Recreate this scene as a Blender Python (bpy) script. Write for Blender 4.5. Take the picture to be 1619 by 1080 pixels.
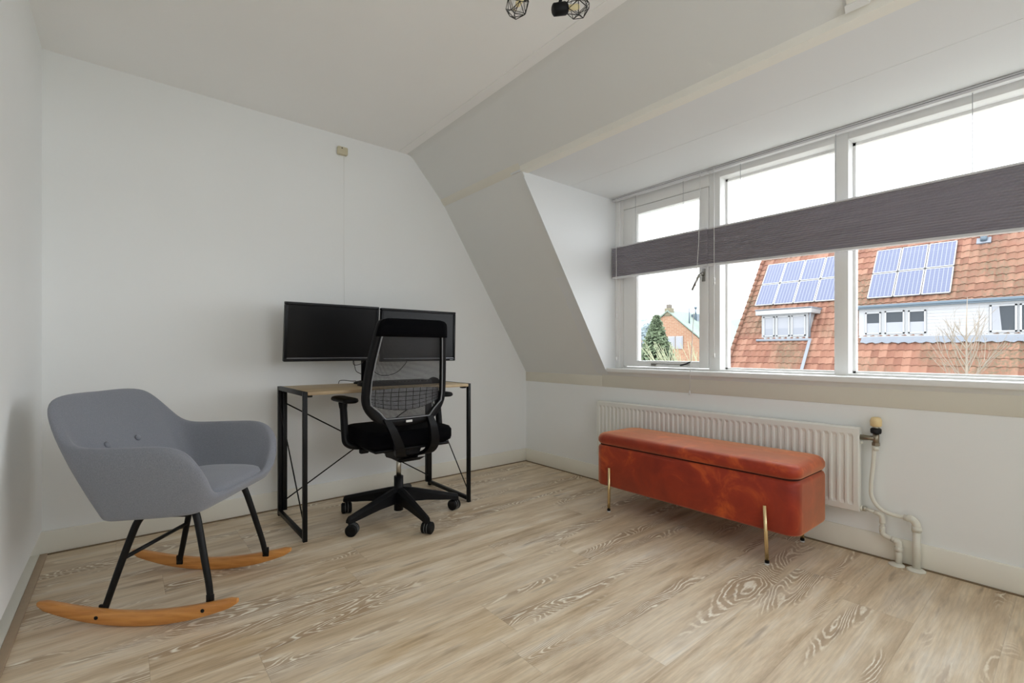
import bpy, bmesh, math, random
from mathutils import Vector, Matrix
random.seed(7)
for o in list(bpy.data.objects): bpy.data.objects.remove(o)
SC = bpy.context.scene
COL = SC.collection
# ------------------------------------------------------------------ camera, sky, exposure
CAMZ = 0.955
YAW = math.radians(39.4)          # camera turned right of +Y
FPX = 745.0
cam_d = bpy.data.cameras.new('camera'); cam = bpy.data.objects.new('camera', cam_d); COL.objects.link(cam)
cam.location = (0, 0, CAMZ); cam.rotation_euler = (math.radians(90), 0, -YAW)
cam_d.sensor_width = 36; cam_d.lens = 36*FPX/1619; cam_d.shift_y = 15/1619; cam_d.clip_start = 0.02; cam_d.clip_end = 300
SC.camera = cam
SC.view_settings.view_transform = 'Standard'; SC.view_settings.look = 'None'
SC.view_settings.gamma = 1; SC.view_settings.use_curve_mapping = False
SC.view_settings.exposure = 1.93
SC.cycles.max_bounces = 16; SC.cycles.diffuse_bounces = 10; SC.cycles.transparent_max_bounces = 16
SKY = 1.75
W = bpy.data.worlds.new('overcast_sky'); SC.world = W; W.use_nodes = True
nt = W.node_tree; nt.nodes.clear()
o_ = nt.nodes.new('ShaderNodeOutputWorld'); bg = nt.nodes.new('ShaderNodeBackground')
tc = nt.nodes.new('ShaderNodeTexCoord'); nz = nt.nodes.new('ShaderNodeTexNoise'); nz.inputs['Scale'].default_value = 2.2
nz.inputs['Detail'].default_value = 4
cr = nt.nodes.new('ShaderNodeValToRGB')
cr.color_ramp.elements[0].position = .35; cr.color_ramp.elements[0].color = (.86, .93, 1.0, 1)
cr.color_ramp.elements[1].position = .65; cr.color_ramp.elements[1].color = (.95, .975, 1, 1)
nt.links.new(tc.outputs['Generated'], nz.inputs['Vector']); nt.links.new(nz.outputs['Fac'], cr.inputs['Fac'])
nt.links.new(cr.outputs['Color'], bg.inputs['Color']); nt.links.new(bg.outputs[0], o_.inputs[0])
bg.inputs['Strength'].default_value = SKY
def area(name, loc, rot, sx, sy, power, color=(1, 1, 1), portal=False):
    l = bpy.data.lights.new(name, 'AREA'); l.shape = 'RECTANGLE'; l.size = sx; l.size_y = sy; l.energy = power; l.color = color
    if portal: l.cycles.is_portal = True
    ob = bpy.data.objects.new(name, l); COL.objects.link(ob); ob.location = loc; ob.rotation_euler = rot
    return ob
# portals that help the renderer find the sky through the dormer and the added rear opening
area('dormer_portal', (2.95, .39, 1.44), (0, math.radians(90), 0), 1.2, 3.6, 1, portal=True)
area('rear_portal', (.95, -1.67, 1.57), (math.radians(90), 0, 0), 1.2, 1.25, 1, portal=True)

# ------------------------------------------------------------------ materials
MATS = {}
def lin(c):
    return tuple((x/255/12.92 if x/255 <= .04045 else ((x/255+.055)/1.055)**2.4) for x in c)
def mat(name, rgb, rough=.5, metal=0., spec=.5, srgb=True, noise=0., nscale=8., bump=0., bscale=200., sheen=0., coat=0.):
    if name in MATS: return MATS[name]
    m = bpy.data.materials.new(name); m.use_nodes = True; n = m.node_tree; b = n.nodes['Principled BSDF']
    c = lin(rgb) if srgb else rgb
    b.inputs['Base Color'].default_value = (*c, 1); b.inputs['Roughness'].default_value = rough
    b.inputs['Metallic'].default_value = metal; b.inputs['Specular IOR Level'].default_value = spec
    if sheen: b.inputs['Sheen Weight'].default_value = sheen; b.inputs['Sheen Roughness'].default_value = .35
    if coat: b.inputs['Coat Weight'].default_value = coat
    t = n.nodes.new('ShaderNodeTexCoord')
    if noise:
        z = n.nodes.new('ShaderNodeTexNoise'); z.inputs['Scale'].default_value = nscale; z.inputs['Detail'].default_value = 5
        r = n.nodes.new('ShaderNodeMapRange'); r.inputs[3].default_value = 1-noise; r.inputs[4].default_value = 1+noise
        mx = n.nodes.new('ShaderNodeVectorMath'); mx.operation = 'SCALE'; mx.inputs[0].default_value = c
        n.links.new(t.outputs['Object'], z.inputs['Vector']); n.links.new(z.outputs['Fac'], r.inputs[0])
        n.links.new(r.outputs[0], mx.inputs['Scale']); n.links.new(mx.outputs[0], b.inputs['Base Color'])
    if bump:
        z2 = n.nodes.new('ShaderNodeTexNoise'); z2.inputs['Scale'].default_value = bscale; z2.inputs['Detail'].default_value = 3
        bp = n.nodes.new('ShaderNodeBump'); bp.inputs['Strength'].default_value = bump; bp.inputs['Distance'].default_value = .002
        n.links.new(t.outputs['Object'], z2.inputs['Vector']); n.links.new(z2.outputs['Fac'], bp.inputs['Height'])
        n.links.new(bp.outputs[0], b.inputs['Normal'])
    MATS[name] = m; return m
class NB:
    """tiny node builder"""
    def __init__(s, name):
        s.m = bpy.data.materials.new(name); s.m.use_nodes = True; s.t = s.m.node_tree; s.b = s.t.nodes['Principled BSDF']; MATS[name] = s.m
    def n(s, typ, **kw):
        x = s.t.nodes.new(typ)
        for k, v in kw.items(): setattr(x, k, v)
        return x
    def put(s, sock, v):
        if isinstance(v, bpy.types.NodeSocket): s.t.links.new(v, sock)
        elif v is not None: sock.default_value = v
    def math(s, op, a, b=None, c=None, clamp=False):
        x = s.n('ShaderNodeMath', operation=op, use_clamp=clamp); s.put(x.inputs[0], a)
        if b is not None: s.put(x.inputs[1], b)
        if c is not None: s.put(x.inputs[2], c)
        return x.outputs[0]
    def xyz(s, v):
        x = s.n('ShaderNodeSeparateXYZ'); s.put(x.inputs[0], v); return x.outputs
    def comb(s, a, b, c=0.):
        x = s.n('ShaderNodeCombineXYZ'); s.put(x.inputs[0], a); s.put(x.inputs[1], b); s.put(x.inputs[2], c); return x.outputs[0]
    def noise(s, v, scale, detail=3., rough=.5, dist=0.):
        x = s.n('ShaderNodeTexNoise'); s.put(x.inputs['Vector'], v); x.inputs['Scale'].default_value = scale
        x.inputs['Detail'].default_value = detail; x.inputs['Roughness'].default_value = rough; x.inputs['Distortion'].default_value = dist
        return x.outputs['Fac']
    def white(s, v):
        x = s.n('ShaderNodeTexWhiteNoise', noise_dimensions='3D'); s.put(x.inputs['Vector'], v); return x.outputs['Value']
    def ramp(s, f, stops, interp='LINEAR'):
        x = s.n('ShaderNodeValToRGB'); s.put(x.inputs['Fac'], f); r = x.color_ramp; r.interpolation = interp
        while len(r.elements) < len(stops): r.elements.new(.5)
        for e, (p, c) in zip(r.elements, stops): e.position = p; e.color = (*c, 1)
        return x.outputs['Color']
    def mix(s, f, a, b):
        x = s.n('ShaderNodeMix', data_type='RGBA'); s.put(x.inputs[0], f)
        s.put(x.inputs[6], a if isinstance(a, bpy.types.NodeSocket) else (*a, 1)); s.put(x.inputs[7], b if isinstance(b, bpy.types.NodeSocket) else (*b, 1))
        return x.outputs[2]
    def mapr(s, v, a, b, c=0., d=1.):
        x = s.n('ShaderNodeMapRange'); s.put(x.inputs[0], v)
        for i, q in zip((1, 2, 3, 4), (a, b, c, d)): x.inputs[i].default_value = q
        return x.outputs[0]
    def obj(s): return s.n('ShaderNodeTexCoord').outputs['Object']
    def bump(s, h, strength=.3, dist=.002):
        x = s.n('ShaderNodeBump'); x.inputs['Strength'].default_value = strength; x.inputs['Distance'].default_value = dist
        s.put(x.inputs['Height'], h); s.put(s.b.inputs['Normal'], x.outputs[0])

wall_m = mat('white_plaster', (240, 242, 242), .85, spec=.2, noise=.015, nscale=3, bump=.15, bscale=60)
ceil_m = mat('ceiling_white', (247, 247, 246), .9, spec=.15, noise=.01, nscale=3, bump=.1, bscale=80)
slope_m = mat('slope_plaster', (226, 227, 225), .88, spec=.2, noise=.012, nscale=3, bump=.15, bscale=50)
dorm_m = mat('dormer_lining', (224, 226, 227), .6, spec=.3, noise=.01, nscale=4)
cream_m = mat('cream_paint', (238, 236, 226), .45, spec=.4, noise=.01)
trim_m = mat('ivory_board', (220, 216, 203), .5, spec=.35, noise=.015, nscale=2)
frame_m = mat('white_gloss_paint', (232, 232, 230), .35, spec=.45)
black_metal = mat('black_powder_coat', (9, 9, 10), .42, spec=.25)
blk_plastic = mat('black_plastic', (9, 9, 12), .48, spec=.22)
blk_soft = mat('black_upholstery', (5, 5, 8), .9, spec=.08, bump=.4, bscale=500)
dark_rubber = mat('dark_rubber', (9, 9, 10), .6, spec=.25)
chrome = mat('brushed_chrome', (190, 186, 176), .28, 1.)
brass = mat('brass', (236, 212, 164), .26, 1.)
rad_m = mat('radiator_enamel', (232, 232, 226), .35, spec=.45)
pipe_m = mat('pipe_enamel', (226, 225, 214), .35, spec=.45)

# floor: limed oak planks running along X
f = NB('limed_oak_planks')
c = f.xyz(f.obj()); PW = .212; PL = 1.32
row = f.math('FLOOR', f.math('DIVIDE', f.math('SUBTRACT', c[1], .594-PW*30), PW))
fy = f.math('FRACT', f.math('DIVIDE', f.math('SUBTRACT', c[1], .594-PW*30), PW))
off = f.math('MULTIPLY', f.white(f.comb(row, 3.7)), PL)
xx = f.math('DIVIDE', f.math('ADD', f.math('ADD', c[0], off), 40.), PL)
colm = f.math('FLOOR', xx); fx = f.math('FRACT', xx)
pid = f.white(f.comb(row, colm, 1.3)); pid2 = f.white(f.comb(colm, row, 7.9))
u = f.math('ADD', c[0], f.math('MULTIPLY', pid, 23.)); v = f.math('ADD', c[1], f.math('MULTIPLY', pid2, 31.))
gv = f.comb(f.math('MULTIPLY', u, 1.5), f.math('MULTIPLY', v, 6.2), pid)
n1 = f.noise(gv, 1.0, 1.5, .45, .4)
warp = f.noise(f.comb(f.math('MULTIPLY', u, 9.), f.math('MULTIPLY', v, 30.), 0.), 1.0, 3., .6)
rings = f.math('FRACT', f.math('MULTIPLY', f.math('ADD', n1, f.math('MULTIPLY', warp, .045)), 36.))
line = f.mapr(f.math('ABSOLUTE', f.math('SUBTRACT', rings, .5)), .05, .24, 1., 0.)
zone = f.mapr(f.noise(f.comb(f.math('MULTIPLY', u, 1.1), f.math('MULTIPLY', v, 8.), 5.), 1.0, 2., .5), .54, .61)
breakup = f.mapr(f.noise(f.comb(f.math('MULTIPLY', u, 18.), f.math('MULTIPLY', v, 50.), 2.), 1.0, 3.), .34, .56)
lime = f.math('MULTIPLY', f.math('MULTIPLY', line, zone), breakup)
base = f.ramp(f.noise(f.comb(f.math('MULTIPLY', u, 1.3), f.math('MULTIPLY', v, 11.), 9.), 1.0, 6., .66, .3),
              [(.30, lin((166, 142, 112))), (.41, lin((204, 181, 150))), (.50, lin((222, 203, 174))), (.60, lin((232, 217, 194))), (.72, lin((242, 234, 220)))])
tone = f.mix(f.math('MULTIPLY', pid, .30), base, f.ramp(pid2, [(0, lin((204, 182, 152))), (.5, lin((228, 212, 186))), (1, lin((238, 230, 216)))]))
# broad tan and grey clouds inside a plank
cloud = f.mapr(f.noise(f.comb(f.math('MULTIPLY', u, 2.6), f.math('MULTIPLY', v, 7.), 21.), 1.0, 3., .6), .50, .68)
tone = f.mix(f.math('MULTIPLY', cloud, .55), tone, f.mix(pid, lin((204, 176, 134)), lin((186, 172, 156))))
fine = f.mapr(f.noise(f.comb(f.math('MULTIPLY', u, 7.), f.math('MULTIPLY', v, 130.), 1.), 1.0, 4., .65), .32, .70, .84, 1.07)
ft = f.n('ShaderNodeVectorMath', operation='SCALE'); f.put(ft.inputs[0], tone); f.put(ft.inputs['Scale'], fine)
brown = f.mix(f.math('MULTIPLY', f.math('MULTIPLY', zone, f.math('SUBTRACT', 1., line)), .62), ft.outputs[0], lin((160, 134, 106)))
colr = f.mix(f.math('MULTIPLY', lime, .9), brown, lin((246, 240, 224)))
# knots and dark smoky streaks
kn = f.mapr(f.noise(f.comb(f.math('MULTIPLY', u, 2.6), f.math('MULTIPLY', v, 17.), 17.), 1.0, 3., .55), .62, .74)
colr = f.mix(f.math('MULTIPLY', kn, .6), colr, lin((120, 100, 82)))
sy = f.math('MINIMUM', fy, f.math('SUBTRACT', 1., fy)); sx = f.math('MINIMUM', fx, f.math('SUBTRACT', 1., fx))
seam = f.math('MAXIMUM', f.mapr(sy, .0, .009, 1., 0.), f.mapr(sx, .0, .0013, 1., 0.))
colr = f.mix(f.math('MULTIPLY', seam, .26), colr, lin((120, 100, 80)))
f.put(f.b.inputs['Base Color'], colr); f.b.inputs['Roughness'].default_value = .42; f.b.inputs['Specular IOR Level'].default_value = .35
f.bump(f.math('SUBTRACT', f.math('MULTIPLY', fine, .25), seam), .25, .0008)
floor_m = f.m

# grey wool
f = NB('grey_melange_fabric'); o = f.obj()
th = f.noise(o, 420., 2., .7); t2 = f.noise(f.comb(*[f.math('MULTIPLY', q, k) for q, k in zip(f.xyz(o), (900., 900., 120.))]), 1., 1.)
f.put(f.b.inputs['Base Color'], f.mix(f.math('MULTIPLY', f.math('ADD', th, t2), .5), lin((86, 89, 98)), lin((160, 163, 172))))
f.b.inputs['Roughness'].default_value = .95; f.b.inputs['Specular IOR Level'].default_value = .1
f.b.inputs['Sheen Weight'].default_value = .25; f.bump(th, .5, .001); wool_m = f.m
# velvet
f = NB('rust_velvet'); o = f.obj()
cl = f.noise(o, 7., 4., .6, .6)
f.put(f.b.inputs['Base Color'], f.ramp(cl, [(.34, lin((132, 26, 6))), (.56, lin((156, 40, 10))), (.74, lin((208, 88, 32)))]))
f.b.inputs['Roughness'].default_value = .5; f.b.inputs['Specular IOR Level'].default_value = .4
f.b.inputs['Sheen Weight'].default_value = .8; f.b.inputs['Sheen Roughness'].default_value = .5
f.b.inputs['Sheen Tint'].default_value = (*lin((255, 196, 150)), 1)
f.bump(f.noise(o, 26., 3.), .12, .004); velvet_m = f.m
# beech rockers
f = NB('beech_wood'); c = f.xyz(f.obj())
g = f.noise(f.comb(f.math('MULTIPLY', c[0], 6.), f.math('MULTIPLY', c[1], 60.), f.math('MULTIPLY', c[2], 60.)), 1., 4., .6, .4)
f.put(f.b.inputs['Base Color'], f.ramp(g, [(.3, lin((186, 120, 56))), (.6, lin((214, 150, 80))), (.8, lin((224, 166, 96)))]))
f.b.inputs['Roughness'].default_value = .38; f.b.inputs['Coat Weight'].default_value = .2; beech_m = f.m
# desk oak
f = NB('pale_oak_laminate'); c = f.xyz(f.obj())
g = f.noise(f.comb(f.math('MULTIPLY', c[0], 3.), f.math('MULTIPLY', c[1], 45.), c[2]), 1., 5., .6, .5)
f.put(f.b.inputs['Base Color'], f.ramp(g, [(.3, lin((150, 128, 98))), (.55, lin((190, 168, 132))), (.8, lin((206, 188, 156)))]))
f.b.inputs['Roughness'].default_value = .45; oak_m = f.m
# chair mesh: woven net, half open
f = NB('black_mesh_net'); o = f.obj(); c = f.xyz(o)
w1 = f.math('FRACT', f.math('MULTIPLY', c[0], 260.)); w2 = f.math('FRACT', f.math('MULTIPLY', c[2], 260.))
hole = f.math('MULTIPLY', f.math('GREATER_THAN', w1, .42), f.math('GREATER_THAN', w2, .38))
tr = f.n('ShaderNodeBsdfTransparent'); mx = f.n('ShaderNodeMixShader'); out = f.t.nodes['Material Output']
f.b.inputs['Base Color'].default_value = (.009, .008, .009, 1); f.b.inputs['Roughness'].default_value = .55
f.put(mx.inputs[0], hole); f.put(mx.inputs[1], f.b.outputs[0]); f.put(mx.inputs[2], tr.outputs[0]); f.put(out.inputs[0], mx.outputs[0])
mesh_m = f.m
f = NB('clear_glass')
tr = f.n('ShaderNodeBsdfTransparent'); gl = f.n('ShaderNodeBsdfGlossy'); gl.inputs['Roughness'].default_value = .02
fr = f.n('ShaderNodeFresnel'); fr.inputs[0].default_value = 1.45; mx = f.n('ShaderNodeMixShader')
f.put(mx.inputs[0], f.math('MULTIPLY', fr.outputs[0], .35)); f.put(mx.inputs[1], tr.outputs[0]); f.put(mx.inputs[2], gl.outputs[0]); f.put(f.t.nodes['Material Output'].inputs[0], mx.outputs[0])
glass_m = f.m
bulb_glass = glass_m
# pleated blind cloth
f = NB('charcoal_pleated_cloth'); c = f.xyz(f.obj())
st = f.noise(f.comb(f.math('MULTIPLY', c[1], 2.), c[0], f.math('MULTIPLY', c[2], 45.)), 1., 3.)
f.put(f.b.inputs['Base Color'], f.mix(st, lin((146, 142, 150)), lin((170, 166, 174))))
f.b.inputs['Roughness'].default_value = .8; f.b.inputs['Specular IOR Level'].default_value = .2; blind_m = f.m
cord_m = mat('white_cord', (222, 222, 220), .6)
alu_m = mat('white_aluminium', (214, 214, 216), .35, .2)
# exterior materials
def tile_mat(name, ca, cb, cc, tw, th_, sx_axis=1):
    f = NB(name); c = f.xyz(f.n('ShaderNodeTexCoord').outputs['UV'])
    ru = f.math('FLOOR', c[0]); rv = f.math('FLOOR', c[1]); w = f.white(f.comb(ru, rv, 2.))
    o = f.obj(); n = f.noise(o, .55, 4.); n2 = f.noise(o, 14., 3.)
    cc1 = f.ramp(w, [(0, lin(ca)), (.45, lin(cb)), (.8, lin(cc)), (1, lin(ca))])
    cc2 = f.mix(f.math('MULTIPLY', f.mapr(n, .45, .62), f.mapr(n2, .35, .65)), cc1, lin((80, 73, 58)))
    f.put(f.b.inputs['Base Color'], cc2); f.b.inputs['Roughness'].default_value = .85; f.b.inputs['Specular IOR Level'].default_value = .2
    return f.m
clay_m = tile_mat('clay_pantiles', (94, 63, 51), (106, 74, 60), (118, 87, 72), .245, .33)
f = NB('red_brick'); b = f.n('ShaderNodeTexBrick'); b.inputs['Scale'].default_value = 1.; b.inputs['Brick Width'].default_value = .5; b.inputs['Row Height'].default_value = .16
b.inputs['Mortar Size'].default_value = .02
for k, q in (('Color1', (118, 82, 62)), ('Color2', (130, 96, 74)), ('Mortar', (130, 116, 98))): b.inputs[k].default_value = (*lin(q), 1)
c = f.xyz(f.obj()); f.put(b.inputs['Vector'], f.comb(c[1], c[2], 0.)); f.put(f.b.inputs['Base Color'], b.outputs['Color']); f.b.inputs['Roughness'].default_value = .9
brick_m = f.m
green_roof_m = mat('pale_green_slate', (96, 108, 99), .8, noise=.12, nscale=3)
ext_white = mat('exterior_white_paint', (126, 127, 128), .5)
lead_m = mat('lead_flashing', (92, 97, 104), .5, noise=.1, nscale=6)
gutter_m = mat('blue_grey_gutter', (60, 74, 84), .5)
ext_dark = mat('dark_window_glass', (50, 54, 58), .4, spec=.1)
net_m = mat('net_curtain', (116, 118, 123), .6)
f = NB('solar_cells'); c = f.xyz(f.n('ShaderNodeTexCoord').outputs['UV'])
def fl(a, k, w): return f.math('LESS_THAN', f.math('FRACT', f.math('MULTIPLY', a, k)), w)
ln = f.math('MAXIMUM', fl(c[0], 6., .13), f.math('MULTIPLY', fl(c[1], 10., .1), .35)); ln = f.math('MAXIMUM', ln, f.math('MULTIPLY', fl(c[0], 18., .2), .22))
f.put(f.b.inputs['Base Color'], f.mix(ln, lin((52, 59, 84)), lin((102, 106, 118)))); f.b.inputs['Roughness'].default_value = .25
solar_m = f.m
def leafm(name, a, b_):
    f = NB(name); f.put(f.b.inputs['Base Color'], f.mix(f.noise(f.obj(), 3., 3.), lin(a), lin(b_))); f.b.inputs['Roughness'].default_value = .8
    return f.m
conifer_m = leafm('conifer_needles', (52, 66, 46), (92, 104, 76)); willow_m = leafm('pale_twigs_and_leaves', (104, 108, 82), (134, 134, 108))
haze_m = leafm('reflection_haze_foliage', (88, 102, 106), (118, 130, 134)); bark_m = leafm('bark_pale', (92, 84, 74), (122, 112, 98))

# ------------------------------------------------------------------ mesh helpers
class MB:
    def __init__(s): s.bm = bmesh.new(); s.mats = []; s.uv = s.bm.loops.layers.uv.new('UVMap')
    def mi(s, m):
        if m not in s.mats: s.mats.append(m)
        return s.mats.index(m)
    def _fin(s, faces, m, smooth):
        i = s.mi(m)
        for f_ in faces: f_.material_index = i; f_.smooth = smooth
    def box(s, x0, x1, y0, y1, z0, z1, m, bev=0., seg=2, M=None, smooth=None):
        tmp = bmesh.new(); bmesh.ops.create_cube(tmp, size=1)
        for v in tmp.verts: v.co = Vector(((x0+x1)/2+v.co.x*(x1-x0), (y0+y1)/2+v.co.y*(y1-y0), (z0+z1)/2+v.co.z*(z1-z0)))
        if bev: bmesh.ops.bevel(tmp, geom=tmp.edges[:], offset=bev, segments=seg, affect='EDGES', profile=.5)
        s.merge(tmp, m, M, bool(bev) if smooth is None else smooth); return s
    def merge(s, tmp, m, M=None, smooth=False):
        mp = {}; i = s.mi(m)
        for v in tmp.verts: mp[v] = s.bm.verts.new((M @ v.co) if M else v.co)
        for f_ in tmp.faces:
            try:
                n = s.bm.faces.new([mp[v] for v in f_.verts]); n.material_index = i; n.smooth = smooth
            except ValueError: pass
        tmp.free()
    def tube(s, pts, r, m, seg=10, cap=True, closed=False, smooth=True):
        pts = [Vector(p) for p in pts]; n = len(pts); rs = r if isinstance(r, (list, tuple)) else [r]*n
        rings = []; up = None
        for i, p in enumerate(pts):
            a = pts[i-1] if (i or closed) else p; b = pts[(i+1) % n] if (i < n-1 or closed) else p
            t = (b-a).normalized()
            if up is None:
                up = Vector((0, 0, 1)) if abs(t.z) < .9 else Vector((0, 1, 0))
            e1 = t.cross(up)
            if e1.length < 1e-5: e1 = t.cross(Vector((1, 0, 0)))
            e1.normalize(); e2 = e1.cross(t).normalized(); up = e2
            rings.append([s.bm.verts.new(p+(e1*math.cos(q*2*math.pi/seg)+e2*math.sin(q*2*math.pi/seg))*rs[i]) for q in range(seg)])
        fs = []
        for i in range(n if closed else n-1):
            A = rings[i]; B = rings[(i+1) % n]
            for q in range(seg): fs.append(s.bm.faces.new((A[q], A[(q+1) % seg], B[(q+1) % seg], B[q])))
        if cap and not closed:
            fs.append(s.bm.faces.new(rings[0][::-1])); fs.append(s.bm.faces.new(rings[-1]))
        s._fin(fs, m, smooth)
        if cap and not closed:
            fs[-1].smooth = False; fs[-2].smooth = False
        return s
    def bar(s, a, b, w, h, m, roll=None):
        """rectangular bar a->b"""
        a = Vector(a); b = Vector(b); t = (b-a).normalized(); up = Vector(roll) if roll else (Vector((0, 0, 1)) if abs(t.z) < .95 else Vector((0, 1, 0)))
        e1 = t.cross(up).normalized(); e2 = e1.cross(t); vs = []
        for p in (a, b):
            for q, k in ((-1, -1), (1, -1), (1, 1), (-1, 1)): vs.append(s.bm.verts.new(p+e1*q*w/2+e2*k*h/2))
        fs = [s.bm.faces.new([vs[i] for i in q]) for q in ((3, 2, 1, 0), (4, 5, 6, 7), (0, 1, 5, 4), (1, 2, 6, 5), (2, 3, 7, 6), (3, 0, 4, 7))]
        s._fin(fs, m, False); return s
    def lathe(s, prof, m, M=None, seg=20, smooth=True):
        """prof: (r,z) list around Z"""
        M = M or Matrix(); rings = [[s.bm.verts.new(M @ Vector((r*math.cos(q*2*math.pi/seg), r*math.sin(q*2*math.pi/seg), z))) for q in range(seg)] for r, z in prof]
        fs = []
        for A, B in zip(rings, rings[1:]):
            for q in range(seg): fs.append(s.bm.faces.new((A[q], A[(q+1) % seg], B[(q+1) % seg], B[q])))
        fs.append(s.bm.faces.new(rings[0][::-1])); fs.append(s.bm.faces.new(rings[-1]))
        s._fin(fs, m, smooth); return s
    def poly(s, pts, m, uv=None):
        f_ = s.bm.faces.new([s.bm.verts.new(p) for p in pts]); f_.material_index = s.mi(m)
        if uv:
            for l, q in zip(f_.loops, uv): l[s.uv].uv = q
        return f_
    def prism(s, pts, d, m):
        """extrude polygon pts by vector d"""
        d = Vector(d); A = [s.bm.verts.new(p) for p in pts]; B = [s.bm.verts.new(Vector(p)+d) for p in pts]; n = len(A)
        fs = [s.bm.faces.new(A[::-1]), s.bm.faces.new(B)]+[s.bm.faces.new((A[i], A[(i+1) % n], B[(i+1) % n], B[i])) for i in range(n)]
        s._fin(fs, m, False); return s
    def grid(s, rows, m, closed_u=False, smooth=True, uv=None):
        V = [[s.bm.verts.new(p) for p in r] for r in rows]; fs = []
        for i in range(len(V)-1):
            k = len(V[i])
            for j in range(k if closed_u else k-1):
                f_ = s.bm.faces.new((V[i][j], V[i][(j+1) % k], V[i+1][(j+1) % k], V[i+1][j])); fs.append(f_)
                if uv:
                    for l, q in zip(f_.loops, ((i, j), (i, j+1), (i+1, j+1), (i+1, j))): l[s.uv].uv = uv(*q)
        s._fin(fs, m, smooth); return s
def obj(name, mb, parent=None, world=False, kind=None, label=None, subsurf=0, solid=0., fix=True):
    bm = mb.bm
    if fix: bmesh.ops.recalc_face_normals(bm, faces=bm.faces[:])
    me = bpy.data.meshes.new(name)
    if world and parent is not None:
        bm.transform(wm(parent).inverted())
    bm.to_mesh(me); bm.free()
    for m in mb.mats: me.materials.append(m)
    o = bpy.data.objects.new(name, me); COL.objects.link(o)
    if parent is not None: o.parent = parent
    if kind: o['kind'] = kind
    if label: o['label'] = label
    if solid: md = o.modifiers.new('solid', 'SOLIDIFY'); md.thickness = solid; md.offset = 0
    if subsurf: md = o.modifiers.new('sub', 'SUBSURF'); md.levels = subsurf; md.render_levels = subsurf
    return o
def wm(o):
    M = Matrix.LocRotScale(o.location, o.rotation_euler, o.scale)
    return wm(o.parent) @ M if o.parent else M
def thing(name, label, cat, loc=(0, 0, 0), rotz=0., group=None):
    o = bpy.data.objects.new(name, None); o.empty_display_size = .05; COL.objects.link(o); o.location = loc; o.rotation_euler = (0, 0, rotz)
    o['label'] = label; o['category'] = cat
    if group: o['group'] = group
    return o
def tag(o, label, cat, group=None, kind=None):
    o['label'] = label; o['category'] = cat
    if group: o['group'] = group
    if kind: o['kind'] = kind
    return o
def dup(root, loc, rotz, label=None):
    r = root.copy(); COL.objects.link(r); r.location = loc; r.rotation_euler = (0, 0, rotz)
    if label: r['label'] = label
    for ch in root.children:
        c_ = ch.copy(); COL.objects.link(c_); c_.parent = r
        for g_ in ch.children:
            d_ = g_.copy(); COL.objects.link(d_); d_.parent = c_
    return r
def spline(pts, n=8):
    """Catmull-Rom through pts"""
    P = [Vector(p) for p in pts]; P = [P[0]*2-P[1]]+P+[P[-1]*2-P[-2]]; out = []
    for i in range(1, len(P)-2):
        for k in range(n):
            t = k/n; a, b, c_, d = P[i-1:i+3]
            out.append(.5*((2*b)+(c_-a)*t+(2*a-5*b+4*c_-d)*t*t+(3*b-a-3*c_+d)*t**3))
    out.append(P[-2]); return out
S = 'structure'

# ------------------------------------------------------------------ room shell
XL, XR, YB, YF, ZC = -.30, 2.705, 3.10, -1.5, 2.37
KN = .774                      # top of knee wall beam
BX, BZ = 1.868, 2.076          # bend between the two slopes
TX = 1.60                      # ceiling edge
CY0, CY1 = -1.42, 2.19          # dormer cheeks, the first pushed back out of view to admit more daylight
DZ = 2.055                     # dormer ceiling
SZ = .832                      # window board top
def slope_x(z): return XR-(z-KN)*(XR-BX)/(BZ-KN)
XE = 3.6
m = MB(); m.box(-.5, XE-.8, YF-.2, YB+.2, -.12, 0, floor_m); obj('floor', m, kind=S)
m = MB(); m.box(-.55, XR+.6, YB, YB+.15, -.12, 2.75, wall_m); obj('wall_back', m, kind=S)
m = MB(); m.box(XL-.2, XL, YF, YB, .115, ZC+.1, wall_m); m.box(XL-.2, XL-.055, YF, YB, -.1, .115, wall_m); obj('wall_left', m, kind=S)
# rear wall behind the camera, with an opening added to let in fill daylight
m = MB(); wx0, wx1, wz0, wz1 = .40, 1.50, 1.0, 2.15
m.box(-.5, wx0, YF-.15, YF, 0, 2.75, wall_m); m.box(wx1, 3.2, YF-.15, YF, 0, 2.75, wall_m)
m.box(wx0, wx1, YF-.15, YF, 0, wz0, wall_m); m.box(wx0, wx1, YF-.15, YF, wz1, 2.75, wall_m); obj('wall_rear', m, kind=S)
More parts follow.
